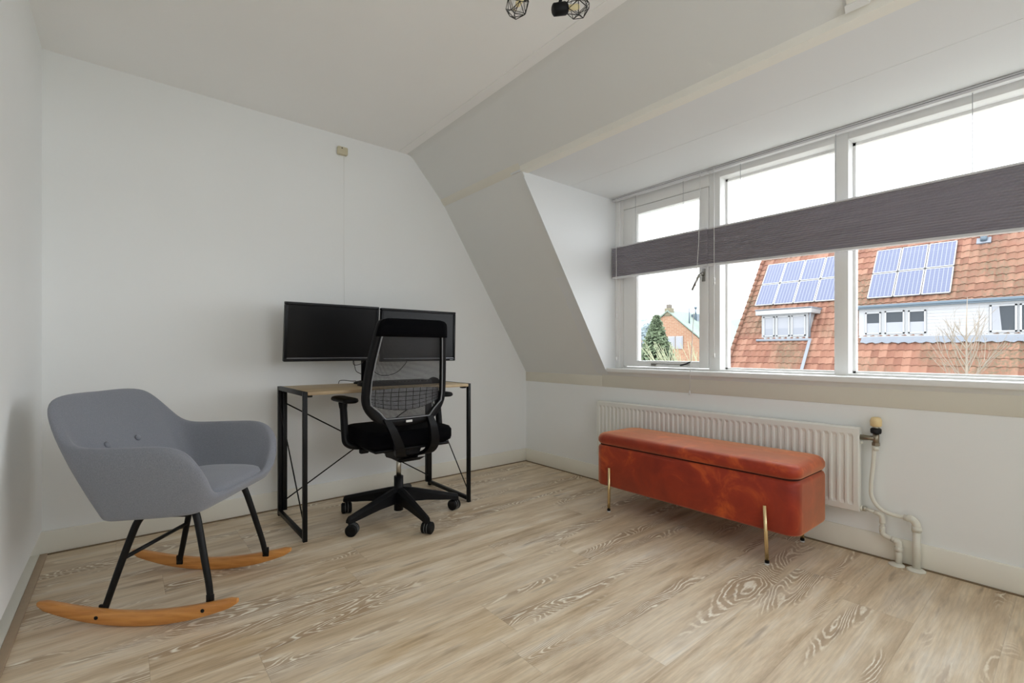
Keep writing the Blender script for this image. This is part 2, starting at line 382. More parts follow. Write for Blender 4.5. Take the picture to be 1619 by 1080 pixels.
# ceiling and slopes (with thickness outwards)
m = MB(); m.box(XL-.2, 1.4975, YF, YB, ZC, ZC+.12, ceil_m); m.box(1.5005, TX+.02, YF, YB, ZC, ZC+.12, ceil_m); m.box(1.49, 1.51, YF, YB, ZC+.003, ZC+.1, ceil_m)
obj('ceiling', m, kind=S)
def slab(m, prof, y0, y1, th, mt, smooth=True):
    """prof: list of (x,z) on the room side; thickened along the outward normal"""
    A = []; B = []
    for i, (x, z) in enumerate(prof):
        a = Vector(prof[max(i-1, 0)]); b = Vector(prof[min(i+1, len(prof)-1)]); t = (b-a).normalized(); n_ = Vector((t.y, -t.x))
        if n_.x < 0 and n_.y <= 0: n_ = -n_
        A.append((x, z)); B.append((x+n_.x*th, z+n_.y*th))
    m.grid([[(x, y0, z) for x, z in A], [(x, y1, z) for x, z in A]], mt, smooth=smooth)
    m.grid([[(x, y0, z) for x, z in B], [(x, y1, z) for x, z in B]], mt, smooth=smooth)
    loop = A+B[::-1]
    for y in (y0, y1): m.poly([(x, y, z) for x, z in loop], mt)
    m.poly([(A[0][0], y0, A[0][1]), (A[0][0], y1, A[0][1]), (B[0][0], y1, B[0][1]), (B[0][0], y0, B[0][1])], mt)
    m.poly([(A[-1][0], y0, A[-1][1]), (A[-1][0], y1, A[-1][1]), (B[-1][0], y1, B[-1][1]), (B[-1][0], y0, B[-1][1])], mt)
# upper slope with soft ceiling cove
def arc2(p0, p1, p2, n=8): return [((1-t)**2*p0[0]+2*t*(1-t)*p1[0]+t*t*p2[0], (1-t)**2*p0[1]+2*t*(1-t)*p1[1]+t*t*p2[1]) for t in [i/n for i in range(n+1)]]
dirx, dirz = (TX-BX), (ZC-BZ); L_ = math.hypot(dirx, dirz); dirx /= L_; dirz /= L_
cv = arc2((TX-.035, ZC), (TX, ZC), (TX-dirx*.035, ZC-dirz*.035))
m = MB(); slab(m, cv+[(BX-.005, BZ+.005)], YF, YB, .12, slope_m); obj('wall_slope_upper', m, kind=S)
# lower slope left of the dormer, right of the dormer
lx, lz = XR-BX, KN-BZ; LL = math.hypot(lx, lz)
m = MB(); slab(m, [(BX, BZ), (XR, KN)], CY1+.002, YB, .03, slope_m); slab(m, [(BX, BZ), (XR, KN)], YF, CY0-.002, .03, slope_m)
slab(m, [(slope_x(SZ-.03), SZ-.03), (XR, KN)], CY0, CY1, .03, slope_m)
obj('wall_slope_lower', m, kind=S)
# roof shell outside so no sky leaks in
# soft cove bead at the bend
trimc_m = mat('cove_cream', (226, 223, 212), .85)
m = MB(); m.grid([[(x, y, z) for x, z in arc2((BX-.022, BZ+.0235), (BX-.009, BZ-.002), (BX+.012, BZ-.0200), 8)] for y in (CY1, YB)], trimc_m)
m.grid([[(x, y, z) for x, z in arc2((BX-.022, BZ+.0235), (BX-.009, BZ-.002), (BX+.012, BZ-.0200), 8)] for y in (YF, CY0)], trimc_m)
obj('trim_1', m, kind=S, fix=False)
# knee wall and its beam
m = MB(); m.box(XR, XR+.15, YF, YB, 0, .70, wall_m); obj('wall_right', m, kind=S)
m = MB(); m.box(XR-.003, XR+.14, CY1+.06, YB, .695, KN, trim_m, .002); m.box(XR-.004, XR+.14, YF, CY1+.06, .695, SZ-.03, trim_m, .002); obj('trim_2', m, kind=S)
# dormer: lining strip, ceiling, cheeks
m = MB(); m.prism([(BX-.008, CY0, BZ+.012), (BX-.008, CY1+.002, BZ+.012), (BX-.003, CY1+.002, DZ-.001), (BX-.003, CY0, DZ-.001)], (.06, 0, 0), mat('lining_edge', (234, 232, 224), .6)); obj('trim_3', m, kind=S)
m = MB()
zc = DZ+.002
m.box(BX, 2.2975, CY0-.1, CY1+.1, zc, zc+.12, dorm_m); m.box(2.2995, 3.02, CY0-.1, CY1+.1, zc, zc+.12, dorm_m); m.box(2.29, 2.31, CY0, CY1, zc+.003, zc+.1, dorm_m)
obj('ceiling_dormer', m, kind=S)
for nm, y0, y1 in (('wall_cheek_left', CY1, CY1+.1), ('wall_cheek_right', CY0-.1, CY0)):
    m = MB(); m.prism([(slope_x(DZ)-.004, y0, zc+.01), (slope_x(SZ-.04)-.004, y0, SZ-.04), (3.0, y0, SZ-.04), (3.0, y0, zc+.01)], (0, y1-y0, 0), dorm_m); obj(nm, m, kind=S)
m = MB()
e0, e1_ = Vector((slope_x(DZ-.03)-.002, CY1+.003, DZ-.03)), Vector((slope_x(SZ)-.002, CY1+.003, SZ))
m.bar(e0, e1_, .016, .014, dorm_m, roll=(0, 1, 0)); obj('trim_4', m, kind=S)
m = MB()
q0, q1 = Vector((BX-.006, 0, BZ+.014)), Vector((BX-.006+dirx*.26, 0, BZ+.014+dirz*.26)); nn = Vector((-dirz, 0, dirx)) if dirx > 0 else Vector((dirz, 0, -dirx)); nn = -nn if nn.x > 0 else nn
m.prism([(q0.x, .35, q0.z), (q1.x, .35, q1.z), (q1.x, .50, q1.z), (q0.x, .50, q0.z)], nn*.014, cream_m)
m.prism([(q0.x, .44, q0.z-.004), (q0.x+dirx*.02, .44, q0.z+dirz*.02), (q0.x+dirx*.02, .505, q0.z+dirz*.02), (q0.x, .505, q0.z-.004)], nn*.022, frame_m); obj('trim_7', m, kind=S)
# window board
m = MB(); m.box(2.672, 2.83, CY0, CY1-.001, SZ-.03, SZ, frame_m, .006, 3); obj('trim_5', m, kind=S)
# baseboards
m = MB(); m.box(XL-.055, XR, YB-.013, YB, .004, .11, cream_m, .004); obj('baseboard_back', m, kind=S)
m = MB(); m.box(XR-.013, XR, YF, YB-.013, .004, .11, cream_m, .004); obj('baseboard_right', m, kind=S)
m = MB(); m.box(XL-.055, XL-.006, YF, YB-.013, 0, .008, cream_m, .002); obj('baseboard_left', m, kind=S)
m = MB(); m.box(XL-.006, XL+.020, YF, YB-.013, 0, .009, mat('brown_edge_strip', (176, 154, 128), .5, noise=.12, nscale=30), .002); m.box(XL+.02, XR-.013, YB-.019, YB-.012, 0, .006, mat('brown_joint', (128, 110, 86), .7), 0)
m.box(XR-.019, XR-.012, YF, YB-.02, 0, .006, mat('brown_joint', (128, 110, 86), .7), 0); obj('trim_6', m, kind=S)

# ------------------------------------------------------------------ dormer windows
FX = 2.79; GX = 2.877
win = MB()
FZ0, FZ1 = SZ, DZ
def fbox(m, y0, y1, z0, z1, x0=FX, x1=GX+.05, bev=.002, mt=frame_m): m.box(x0, x1, y0, y1, z0, z1, mt, bev)
w1 = MB(); fbox(w1, 2.125, 2.19, FZ0, FZ1); fbox(w1, 1.409, 1.478, FZ0, FZ1); fbox(w1, 1.478, 2.125, 1.975, FZ1); fbox(w1, 1.478, 2.125, FZ0, .842)
w1.box(FX-.012, FX, 2.15, 2.19, FZ0, FZ1, frame_m, .002)
wf = obj('window_1', w1, kind=S)
sash = MB(); fbox(sash, 2.005, 2.120, .846, 1.97, FX-.004, FX+.045); fbox(sash, 1.481, 1.54, .846, 1.97, FX-.004, FX+.045)
fbox(sash, 1.54, 2.005, .846, .888, FX-.004, FX+.045); fbox(sash, 1.54, 2.005, 1.918, 1.97, FX-.004, FX+.045)
for a in ((2.0, 2.006, .886, 1.92), (1.539, 1.545, .886, 1.92)): sash.box(FX+.006, FX+.03, a[0], a[1], a[2], a[3], frame_m)
so = obj('sash', sash, wf)
g = MB(); g.box(FX+.020, FX+.026, 1.538, 2.007, .885, 1.922, glass_m); obj('glass_pane', g, wf)
steel = mat('stainless_fitting', (150, 148, 142), .3, 1.)
h = MB(); h.box(FX-.010, FX-.004, 1.497, 1.521, 1.388, 1.465, steel, .002)
h.lathe([(.010, 0), (.010, .022), (.007, .03)], steel, Matrix.Translation((FX-.010, 1.509, 1.432)) @ Matrix.Rotation(math.radians(-90), 4, 'Y'))
h.tube([(FX-.036, 1.509, 1.432), (FX-.045, 1.518, 1.425), (FX-.045, 1.565, 1.335)], [.008, .008, .007], steel)
obj('window_handle', h, wf, label='grey lever handle')
h = MB(); h.tube([(FX-.012, 1.86, .862), (FX-.018, 1.84, .87), (FX-.018, 1.60, .868)], .004, steel); h.tube(spline([(FX-.02, 1.66, .862), (FX-.026, 1.62, .872), (FX-.030, 1.585, .885)]), .005, blk_plastic)
h.box(FX-.016, FX-.004, 1.85, 1.885, .852, .872, steel, .003); obj('casement_stay', h, wf)
for i, (ya, yb, yc) in enumerate(((.812, 1.409, .752), (-.29, .752, -.35), (-1.36, -.35, -1.42))):  # last bay lies out of view, added for more daylight
    w = MB(); fbox(w, yc, ya, FZ0, FZ1)
    fbox(w, ya, yb, 2.012, FZ1); fbox(w, ya, yb, FZ0, .842)
    w.box(GX-.012, GX+.02, ya, yb, .842, .852, frame_m); w.box(GX-.012, GX+.02, ya, yb, 1.998, 2.012, frame_m)
    w.box(GX-.012, GX+.02, ya, ya+.012, .842, 2.012, frame_m); w.box(GX-.012, GX+.02, yb-.012, yb, .842, 2.012, frame_m)
    w_ = obj('window_%d' % (i+2), w, kind=S)
    g = MB(); g.box(GX, GX+.006, ya+.005, yb-.005, .845, 2.006, glass_m); obj('glass_pane', g, w_)
# unseen rear window, added to brighten the room from behind the camera
w = MB()
for a in ((wx0, wx0+.06, wz0, wz1), (wx1-.06, wx1, wz0, wz1), (wx0+.06, wx1-.06, wz0, wz0+.06), (wx0+.06, wx1-.06, wz1-.06, wz1), (.92, .98, wz0+.06, wz1-.06)):
    w.box(a[0], a[1], YF-.10, YF-.02, a[2], a[3], frame_m, .003)
w_ = obj('window_5', w, kind=S); g = MB(); g.box(wx0+.05, wx1-.05, YF-.062, YF-.057, wz0+.05, wz1-.05, glass_m); obj('glass_pane', g, w_)

# ------------------------------------------------------------------ blinds
def blind(y0, y1, zb0, zb1, zt, label, front_cords, lift_cords):
    BXX = 2.735
    r = thing('pleated_blind', label, 'window blind', (BXX, (y0+y1)/2, DZ-.001), group='charcoal pleated blinds in the dormer window')
    m = MB(); m.box(BXX-.014, BXX+.018, y0, y1, DZ-.022, DZ+.0005, alu_m, .001); m.box(BXX-.0148, BXX-.012, y0, y1, DZ-.010, DZ-.008, mat('dark_rail_gap', (70, 72, 74), .6), 0)
    obj('headrail', m, r, True)
    N = 40; rows = []; ys = [y0+(y1-y0)*i/24 for i in range(25)]
    for y in ys:
        t = (y-y0)/(y1-y0); zb = zb0+(zb1-zb0)*t; row = []
        for k in range(N+1):
            q = k/N; z = zt+(zb-zt)*q
            row.append((BXX-(.016 if k % 2 else .008), y, z))
        rows.append(row)
    m = MB(); m.grid(rows, blind_m, smooth=False)
    rows2 = [[(2*BXX-x, y, z) for x, y, z in rr] for rr in rows]; m.grid(rows2, blind_m, smooth=False)
    for rr, r2 in ((rows[0], rows2[0]), (rows[-1], rows2[-1])): m.grid([rr, r2], blind_m, smooth=False)
    obj('pleated_cloth', m, r, True)
    m = MB(); m.box(BXX-.017, BXX+.017, y0, y1, zt, zt+.010, alu_m, .002); obj('top_rail', m, r, True)
    m = MB(); m.bar((BXX, y0, zb0-.006), (BXX, y1, zb1-.006), .034, .012, alu_m); obj('bottom_rail', m, r, True)
    for y in lift_cords:
        m = MB(); m.tube([(BXX, y, zt+.01), (BXX, y, DZ-.02)], .0014, mat('grey_cord', (176, 178, 180), .6), 6); obj('lift_cord', m, r, True)
    for pts, tass in front_cords:
        m = MB(); m.tube(pts, .0018, cord_m, 6)
        for t_ in tass: m.lathe([(.003, -.014), (.006, -.012), (.006, .008), (.002, .014)], cord_m, Matrix.Translation(t_), 10)
        obj('pull_cord', m, r, True)
X1 = 2.712
blind(1.452, 2.172, 1.482, 1.487, 1.692, 'narrow charcoal pleated blind in front of the casement at the left window end',
      [([(X1, 2.128, DZ-.012), (X1, 2.128, 1.2), (X1, 2.128, .90)], [(X1, 2.128, .90), (X1, 2.128, 1.21)]),
       ([(X1, 1.492, DZ-.012), (X1-.006, 1.50, 1.6), (X1-.02, 1.522, 1.2), (X1-.05, 1.53, .82), (X1-.055, 1.53, .70)], [(X1-.055, 1.53, .70)])], [1.62, 1.98])
blind(-.34, 1.448, 1.424, 1.482, 1.688, 'wide charcoal pleated blind across the two fixed panes on the right of the window',
      [([(X1, 1.405, DZ-.012), (X1, 1.405, 1.4), (X1, 1.405, .93)], [(X1, 1.405, .93), (X1, 1.405, 1.38), (X1, 1.405, 1.365)])], [1.26, .79, .30, -.2])

# ------------------------------------------------------------------ radiator with valve and pipes
rad = thing('radiator', 'long cream panel radiator on the wall below the window, behind the rust bench', 'radiator', (2.66, 1.457, 0))
Y0, Y1, Z0, Z1, RX = .669, 2.245, .203, .597, 2.636
m = MB(); prof = []
n = 47; y = Y0+.018; pit = (Y1-Y0-.036)/n
ys = [(Y0, .004), (Y0+.004, 0), (Y0+.018, 0)]
for i in range(n): b0 = Y0+.018+i*pit; ys += [(b0+pit*.12, .0), (b0+pit*.3, .007), (b0+pit*.7, .007), (b0+pit*.88, .0)]
ys += [(Y1-.018, 0), (Y1-.004, 0), (Y1, .004)]
def radrow(z, k, inset=0.): return [(RX+d*k+inset, yy, z) for yy, d in ys]
m.grid([radrow(Z0, 0, .012), radrow(Z0+.005, 0, .001), radrow(Z0+.03, 0), radrow(Z0+.045, 1), radrow(Z1-.045, 1), radrow(Z1-.03, 0), radrow(Z1-.006, 0, .001), radrow(Z1, 0, .008)], rad_m, smooth=False)
m.box(RX+.011, RX+.045, Y0+.001, Y1-.001, Z0, Z1-.001, rad_m, .003); obj('panel', m, rad, True)
m = MB()
for yy in (Y0+.3, Y1-.3): m = MB(); m.box(RX+.04, XR, yy-.02, yy+.02, Z0+.05, Z1-.05, rad_m); obj('wall_bracket', m, rad, True)
m = MB(); m.lathe([(.005, 0), (.007, .003), (.007, .009), (.004, .012)], pipe_m, Matrix.Translation((RX+.02, Y0+.002, .528)) @ Matrix.Rotation(math.radians(90), 4, 'X'), 12); obj('air_vent_plug', m, rad, True)
PX = 2.668
val = thing('thermostatic_valve', 'cream capped thermostatic radiator valve on a brass elbow at the right end of the radiator', 'radiator valve', (PX, .618, .54))
m = MB(); M = Matrix.Translation((PX, .612, .576)); m.lathe([(.019, 0), (.021, .006), (.021, .020), (.017, .024)], mat('matt_black', (16, 16, 18), .7), M)
m.lathe([(.013, .022), (.013, .034)], chrome, M); obj('collar', m, val, True)
m = MB(); m.lathe([(.018, .032), (.022, .036), (.0225, .060), (.018, .072), (.01, .075)], mat('aged_cream_cap', (236, 212, 160), .45), M); obj('valve_cap', m, val, True)
m = MB(); nb = mat('nickel_fitting', (150, 142, 126), .35, 1.)
m.tube([(PX, .612, .520), (PX, .612, .578)], .013, nb, 12); m.tube([(PX, .612, .552), (PX, .636, .552), (PX-.006, .672, .552)], [.012, .011, .013], nb, 12)
m.lathe([(.016, 0), (.016, .014)], nb, Matrix.Translation((PX, .612, .520)), 6, False); obj('valve_body', m, val, True)
# pipes
fp = thing('supply_pipe', 'white painted heating pipe bending down from the thermostatic valve to the floor', 'pipe', (PX, .468, 0))
m = MB(); m.tube(spline([(PX, .618, .535), (PX, .621, .45), (PX, .630, .34), (PX, .627, .28), (PX, .600, .237), (PX, .555, .219), (PX, .495, .218)], 8), .0085, pipe_m, 12)
m.tube([(PX, .612, .518), (PX, .613, .497)], .0125, pipe_m, 12); obj('thin_pipe', m, fp, True)
m = MB(); m.tube([(PX, .512, .218), (PX, .488, .218)], .0135, pipe_m, 12)
m.tube(spline([(PX, .500, .218), (PX, .482, .216), (PX, .470, .200), (PX, .468, .18), (PX, .468, .165)], 5), .0155, pipe_m, 14)
m.tube([(PX, .468, .185), (PX, .468, .004)], .0145, pipe_m, 14); m.tube([(PX, .468, .190), (PX, .468, .168)], .0175, pipe_m, 14); obj('thick_pipe', m, fp, True)
m = MB(); m.lathe([(.034, 0), (.034, .003), (.028, .007), (.016, .009)], pipe_m, Matrix.Translation((PX-.010, .468, .0)), 24); obj('floor_rosette', m, fp, True)
rp = thing('return_pipe', 'white painted stepped heating pipe from the lower radiator corner to the floor', 'pipe', (PX, .535, 0))
m = MB(); m.tube([(PX, .674, .219), (PX, .662, .219)], .014, pipe_m, 6); m.tube([(PX, .662, .219), (PX, .648, .219)], .012, chrome, 6); m.tube([(PX, .650, .219), (PX, .612, .212)], .007, pipe_m)
obj('lockshield_valve', m, rp, True, label='white valve with a chrome nut')
m = MB(); m.tube([(PX, .618, .213), (PX, .598, .210)], .010, pipe_m, 12); m.tube(spline([(PX, .606, .211), (PX, .594, .207), (PX, .589, .194), (PX, .589, .17)], 5), .0115, pipe_m, 12)
m.tube([(PX, .589, .19), (PX, .589, .135)], .008, pipe_m, 12); m.tube([(PX, .589, .155), (PX, .589, .135)], .0115, pipe_m, 12)
m.tube(spline([(PX, .589, .145), (PX, .587, .124), (PX, .576, .116), (PX, .560, .112)], 5), .0115, pipe_m, 12); m.tube([(PX, .575, .116), (PX, .540, .106)], .0095, pipe_m, 12)
m.tube([(PX, .556, .111), (PX, .538, .106)], .0125, pipe_m, 12); m.tube(spline([(PX, .545, .108), (PX, .532, .101), (PX, .529, .085), (PX, .529, .07)], 5), .0140, pipe_m, 14)
m.tube([(PX, .529, .08), (PX, .529, .062)], .0165, pipe_m, 14); m.tube([(PX, .529, .08), (PX, .529, .004)], .0125, pipe_m, 14); obj('stepped_pipe', m, rp, True)
m = MB(); m.lathe([(.030, 0), (.030, .003), (.025, .007), (.014, .009)], pipe_m, Matrix.Translation((PX-.010, .535, .0)), 24); obj('floor_rosette', m, rp, True)

# ------------------------------------------------------------------ storage bench
bn = thing('storage_bench', 'rust orange velvet storage bench on slim brass legs in front of the radiator', 'bench', (2.425, 1.35, 0))
def rrect(x0, x1, y0, y1, r, n=7):
    P = []
    for cx, cy, a0 in ((x1-r, y1-r, 0), (x0+r, y1-r, 90), (x0+r, y0+r, 180), (x1-r, y0+r, 270)):
        for i in range(n+1):
            a = math.radians(a0+90*i/n); P.append((cx+r*math.cos(a), cy+r*math.sin(a)))
    return P
def soft_block(m, x0, x1, y0, y1, z0, z1, r, layers, mt, crown=0.):
    """layers: (inset, z fraction)"""
    base = rrect(x0, x1, y0, y1, r); cx, cy = (x0+x1)/2, (y0+y1)/2; rows = []
    for ins, zf in layers:
        row = []
        for x, y in base:
            dx = (x1-x0)/2; dy = (y1-y0)/2; row.append((cx+(x-cx)*(1-ins/dx), cy+(y-cy)*(1-ins/dy), z0+(z1-z0)*zf))
        rows.append(row)
    m.grid(rows, mt, closed_u=True)
    top = rows[-1]; k = len(top); cr_ = []
    for fct in (.8, .5, .2): cr_.append([(cx+(x-cx)*fct, cy+(y-cy)*(1-(1-fct)*(dx_/dy_)), z+crown*(1-fct*fct)) for x, y, z in top for dx_, dy_ in ((x1-x0, y1-y0),)])
    m.grid([top]+cr_, mt, closed_u=True)
    m.poly(cr_[-1], mt).smooth = True; m.poly(rows[0][::-1], mt)
bx0, bx1, by0, by1 = 2.232, 2.615, .785, 1.915
m = MB(); soft_block(m, bx0, bx1, by0, by1, .142, .385, .055, [(.02, 0), (.004, .02), (0, .06), (.0, .5), (0, .93), (.004, .975), (.012, 1)], velvet_m); obj('body', m, bn, True)
m = MB(); soft_block(m, bx0+.002, bx1, by0+.002, by1, .390, .455, .06, [(.016, 0), (.004, .06), (-.003, .25), (-.003, .55), (.004, .8), (.016, .95), (.030, 1.0)], velvet_m, .012); obj('lid', m, bn, True)
m = MB(); soft_block(m, bx0+.012, bx1-.01, by0+.012, by1-.01, .380, .394, .05, [(0, 0), (0, 1)], mat('seam_shadow_cloth', (60, 16, 6), .9)); obj('lid_seam_shade', m, bn, True)  # dark block between lid and body, seam shade put into its colour
for lx_, ly_, tx, ty in ((bx0-.012, 1.797, 0, .004), (bx0-.012, .905, 0, -.010), (bx1+.005, .900, 0, -.006), (bx1+.005, 1.80, 0, .004)):
    m = MB(); m.tube([(lx_, ly_-ty, .262 if lx_ < 2.4 else .16), (lx_, ly_, .016)], .0085, brass, 14)
    if lx_ > 2.4: m.tube([(lx_, ly_-ty, .160), (bx1-.03, ly_-ty, .160)], .006, brass)
    else: m.tube([(lx_, ly_-ty, .235), (bx0+.004, ly_-ty, .235)], .004, brass)
    lg = obj('leg', m, bn, True)
    m = MB(); m.tube([(lx_, ly_, .018), (lx_, ly_, .007)], .0095, dark_rubber, 14); m.tube([(lx_, ly_, .007), (lx_, ly_, 0)], .0105, mat('felt_white', (214, 214, 212), .9), 14); obj('foot_cap', m, lg, True)

# ------------------------------------------------------------------ desk
dk = thing('desk', 'narrow desk with pale oak top on a black metal frame against the back wall', 'desk', (1.19, 2.72, 0))
dx0, dx1, dy0, dy1, dh = .685, 1.692, 2.470, 2.985, .75
m = MB(); m.box(dx0+.0215, dx1-.0215, dy0-.004, dy1-.002, dh-.018, dh-.001, oak_m, .001); obj('tabletop', m, dk, True)
for x0, x1, inn in ((dx0, dx0+.021, 1), (dx1-.021, dx1, -1)):
    m = MB()
    m.box(x0, x1, dy0, dy0+.021, 0, dh, black_metal, .0015); m.box(x0, x1, dy1-.025, dy1, 0, dh, black_metal, .0015)
    m.box(x0, x1, dy0+.021, dy1-.025, dh-.022, dh, black_metal, .0015); m.box(x0, x1, dy0+.021, dy1-.025, .012, .034, black_metal, .0015)
    obj('side_frame', m, dk, True)
    xa = x1 if inn > 0 else x0-.026
    m = MB(); m.box(xa+.001, xa+.025, dy1-.032, dy1-.007, .03, dh-.020, black_metal, .0015); obj('rear_post', m, dk, True)
    m = MB(); xm = (x0+x1)/2; m.tube([(xm, dy1-.02, .63), (xm, dy0+.02, .075)], .0035, black_metal, 8); obj('side_brace', m, dk, True)
    m = MB(); xa = x1 if inn > 0 else x0-.03; m.box(xa, xa+.03, dy0+.02, dy0+.05, dh-.03, dh-.019, black_metal, .002); obj('corner_bracket', m, dk, True)
m = MB(); m.tube([(dx0+.035, dy1-.03, .653), (dx1-.035, dy1-.03, .077)], .004, black_metal, 8); m.tube([(dx0+.035, dy1-.036, .092), (dx1-.035, dy1-.036, .653)], .004, black_metal, 8); obj('cross_brace', m, dk, True)

# ------------------------------------------------------------------ monitors, stand, cables, keyboard, mouse
bez = mat('monitor_bezel', (12, 13, 17), .4, spec=.3)
scr = mat('screen_glass', (3, 3, 5), .30, spec=.28)
def monitor(label, cx, cy, cz, tilt, w=.545, h=.337, rz=0.):
    r = thing('monitor', label, 'monitor', (cx, cy, cz), rz, 'switched off monitors over the desk')
    R = Matrix.Rotation(tilt, 4, 'X')
    def T(mb): mb.bm.transform(R); return mb
    b = .016; m = MB(); y0, y1 = -.012, .018
    m.box(-w/2, w/2, y0, y1, h/2-b, h/2, bez, .003); m.box(-w/2, w/2, y0, y1, -h/2, -h/2+b+.005, bez, .003)
    m.box(-w/2, -w/2+b, y0, y1, -h/2+b, h/2-b, bez, .003); m.box(w/2-b, w/2, y0, y1, -h/2+b, h/2-b, bez, .003); m.box(-w/2+.01, w/2-.01, -.002, y1, -h/2+.01, h/2-.01, bez)
    m.box(-w/2+.05, w/2-.05, y1-.001, y1+.022, -h/2+.05, h/2-.05, bez, .008); obj('housing', T(m), r)
    m = MB(); m.box(-w/2+b-.001, w/2-b+.001, -.0065, -.0015, -h/2+b+.004, h/2-b+.001, scr); obj('screen', T(m), r)
    m = MB(); m.box(-w/2+b, w/2-b, -.0135, -.0115, -h/2+b+.002, -h/2+b+.0055, mat('silver_strip', (150, 152, 158), .3, .8)); m.box(w/2-.045, w/2-.02, -.0135, -.0115, -h/2+.006, -h/2+.009, mat('grey_print', (170, 172, 176), .5)); obj('lower_strip', T(m), r, label='silver strip above the lower bezel')
    return r
monitor('left one of two black monitors over the desk, its whole screen in view', .957, 2.835, 1.063, math.radians(7.5))
monitor('right one of two black monitors, partly hidden behind the mesh office chair', 1.508, 2.80, 1.056, math.radians(1.5))
st = thing('monitor_stand', 'black pole stand on the desk carrying both monitors', 'monitor stand', (1.168, 2.90, dh))
m = MB(); m.lathe([(.062, 0), (.062, .006), (.05, .013), (.03, .018)], blk_plastic, Matrix.Translation((1.168, 2.89, dh+.0005)) @ Matrix.Scale(1.35, 4, (0, 1, 0)), 28); obj('foot_plate', m, st, True)
m = MB(); m.tube([(1.168, 2.90, dh+.015), (1.168, 2.90, 1.15)], .0165, blk_plastic, 16); m.tube([(1.168, 2.90, .90), (1.168, 2.90, .94)], .024, blk_plastic, 16); obj('pole', m, st, True)
for xx_, yy_ in ((.957, 2.868), (1.508, 2.838)):
    m = MB(); m.tube([(1.168, 2.905, 1.06), ((1.168+xx_)/2, 2.945, 1.06)], .012, blk_plastic); m.tube([((1.168+xx_)/2, 2.945, 1.06), (xx_, 2.905, 1.06)], .012, blk_plastic)
    m.tube([((1.168+xx_)/2, 2.945, 1.035), ((1.168+xx_)/2, 2.945, 1.085)], .018, blk_plastic); m.box(xx_-.05, xx_+.05, yy_+.012, yy_+.018, 1.01, 1.11, blk_plastic, .002); m.tube([(xx_, yy_+.015, 1.06), (xx_, 2.912, 1.06)], .014, blk_plastic)
    obj('arm', m, st, True)
cab = mat('cable_black', (20, 20, 22), .5)
for lab, pts in (('thin black cable looping under the left monitor to the pole', [(1.085, 2.86, .90), (1.085, 2.86, .878), (1.10, 2.865, .868), (1.13, 2.87, .872), (1.150, 2.872, .885), (1.152, 2.876, .905)]),
                 ('thin black cable hanging from the left monitor down to the foot of the pole', [(1.09, 2.868, .90), (1.098, 2.872, .865), (1.11, 2.875, .83), (1.14, 2.878, .812), (1.146, 2.888, .808)]),
                 ('black cable sagging behind the mesh back from the right monitor to the pole', [(1.44, 2.83, .90), (1.415, 2.84, .86), (1.38, 2.86, .82), (1.33, 2.87, .80), (1.27, 2.88, .80), (1.22, 2.88, .83), (1.189, 2.885, .862)]),
                 ('short black cable lying along the desk behind the foot plate', [(1.02, 2.93, dh+.004), (1.03, 2.94, dh+.020), (1.06, 2.945, dh+.022), (1.10, 2.93, dh+.016), (1.125, 2.918, dh+.016)])):
    m = MB(); m.tube(spline(pts, 8), .0022, cab, 6); tag(obj('monitor_cable', m), lab, 'cable')
kb = thing('keyboard', 'black keyboard on the desk seen through the mesh back of the office chair', 'keyboard', (1.27, 2.66, dh))
m = MB(); m.box(1.06, 1.49, 2.60, 2.735, dh-.001, dh+.018, blk_plastic, .004); obj('keyboard_case', m, kb, True)
m = MB()
for r_ in range(5):
    for q in range(18): m.box(1.068+q*.0235, 1.068+q*.0235+.019, 2.606+r_*.0245, 2.606+r_*.0245+.02, dh+.017, dh+.026, mat('key_black', (12, 12, 15), .5), .002, 1)
k_ = obj('keys', m, kb, True); k_['kind'] = 'stuff'
m = MB(); soft_block(m, 1.505, 1.565, 2.61, 2.71, dh-.001, dh+.034, .028, [(.003, 0), (0, .2), (.004, .6), (.014, .9), (.022, 1)], blk_plastic, .004); tag(obj('computer_mouse', m), 'black computer mouse at the right end of the keyboard', 'mouse')

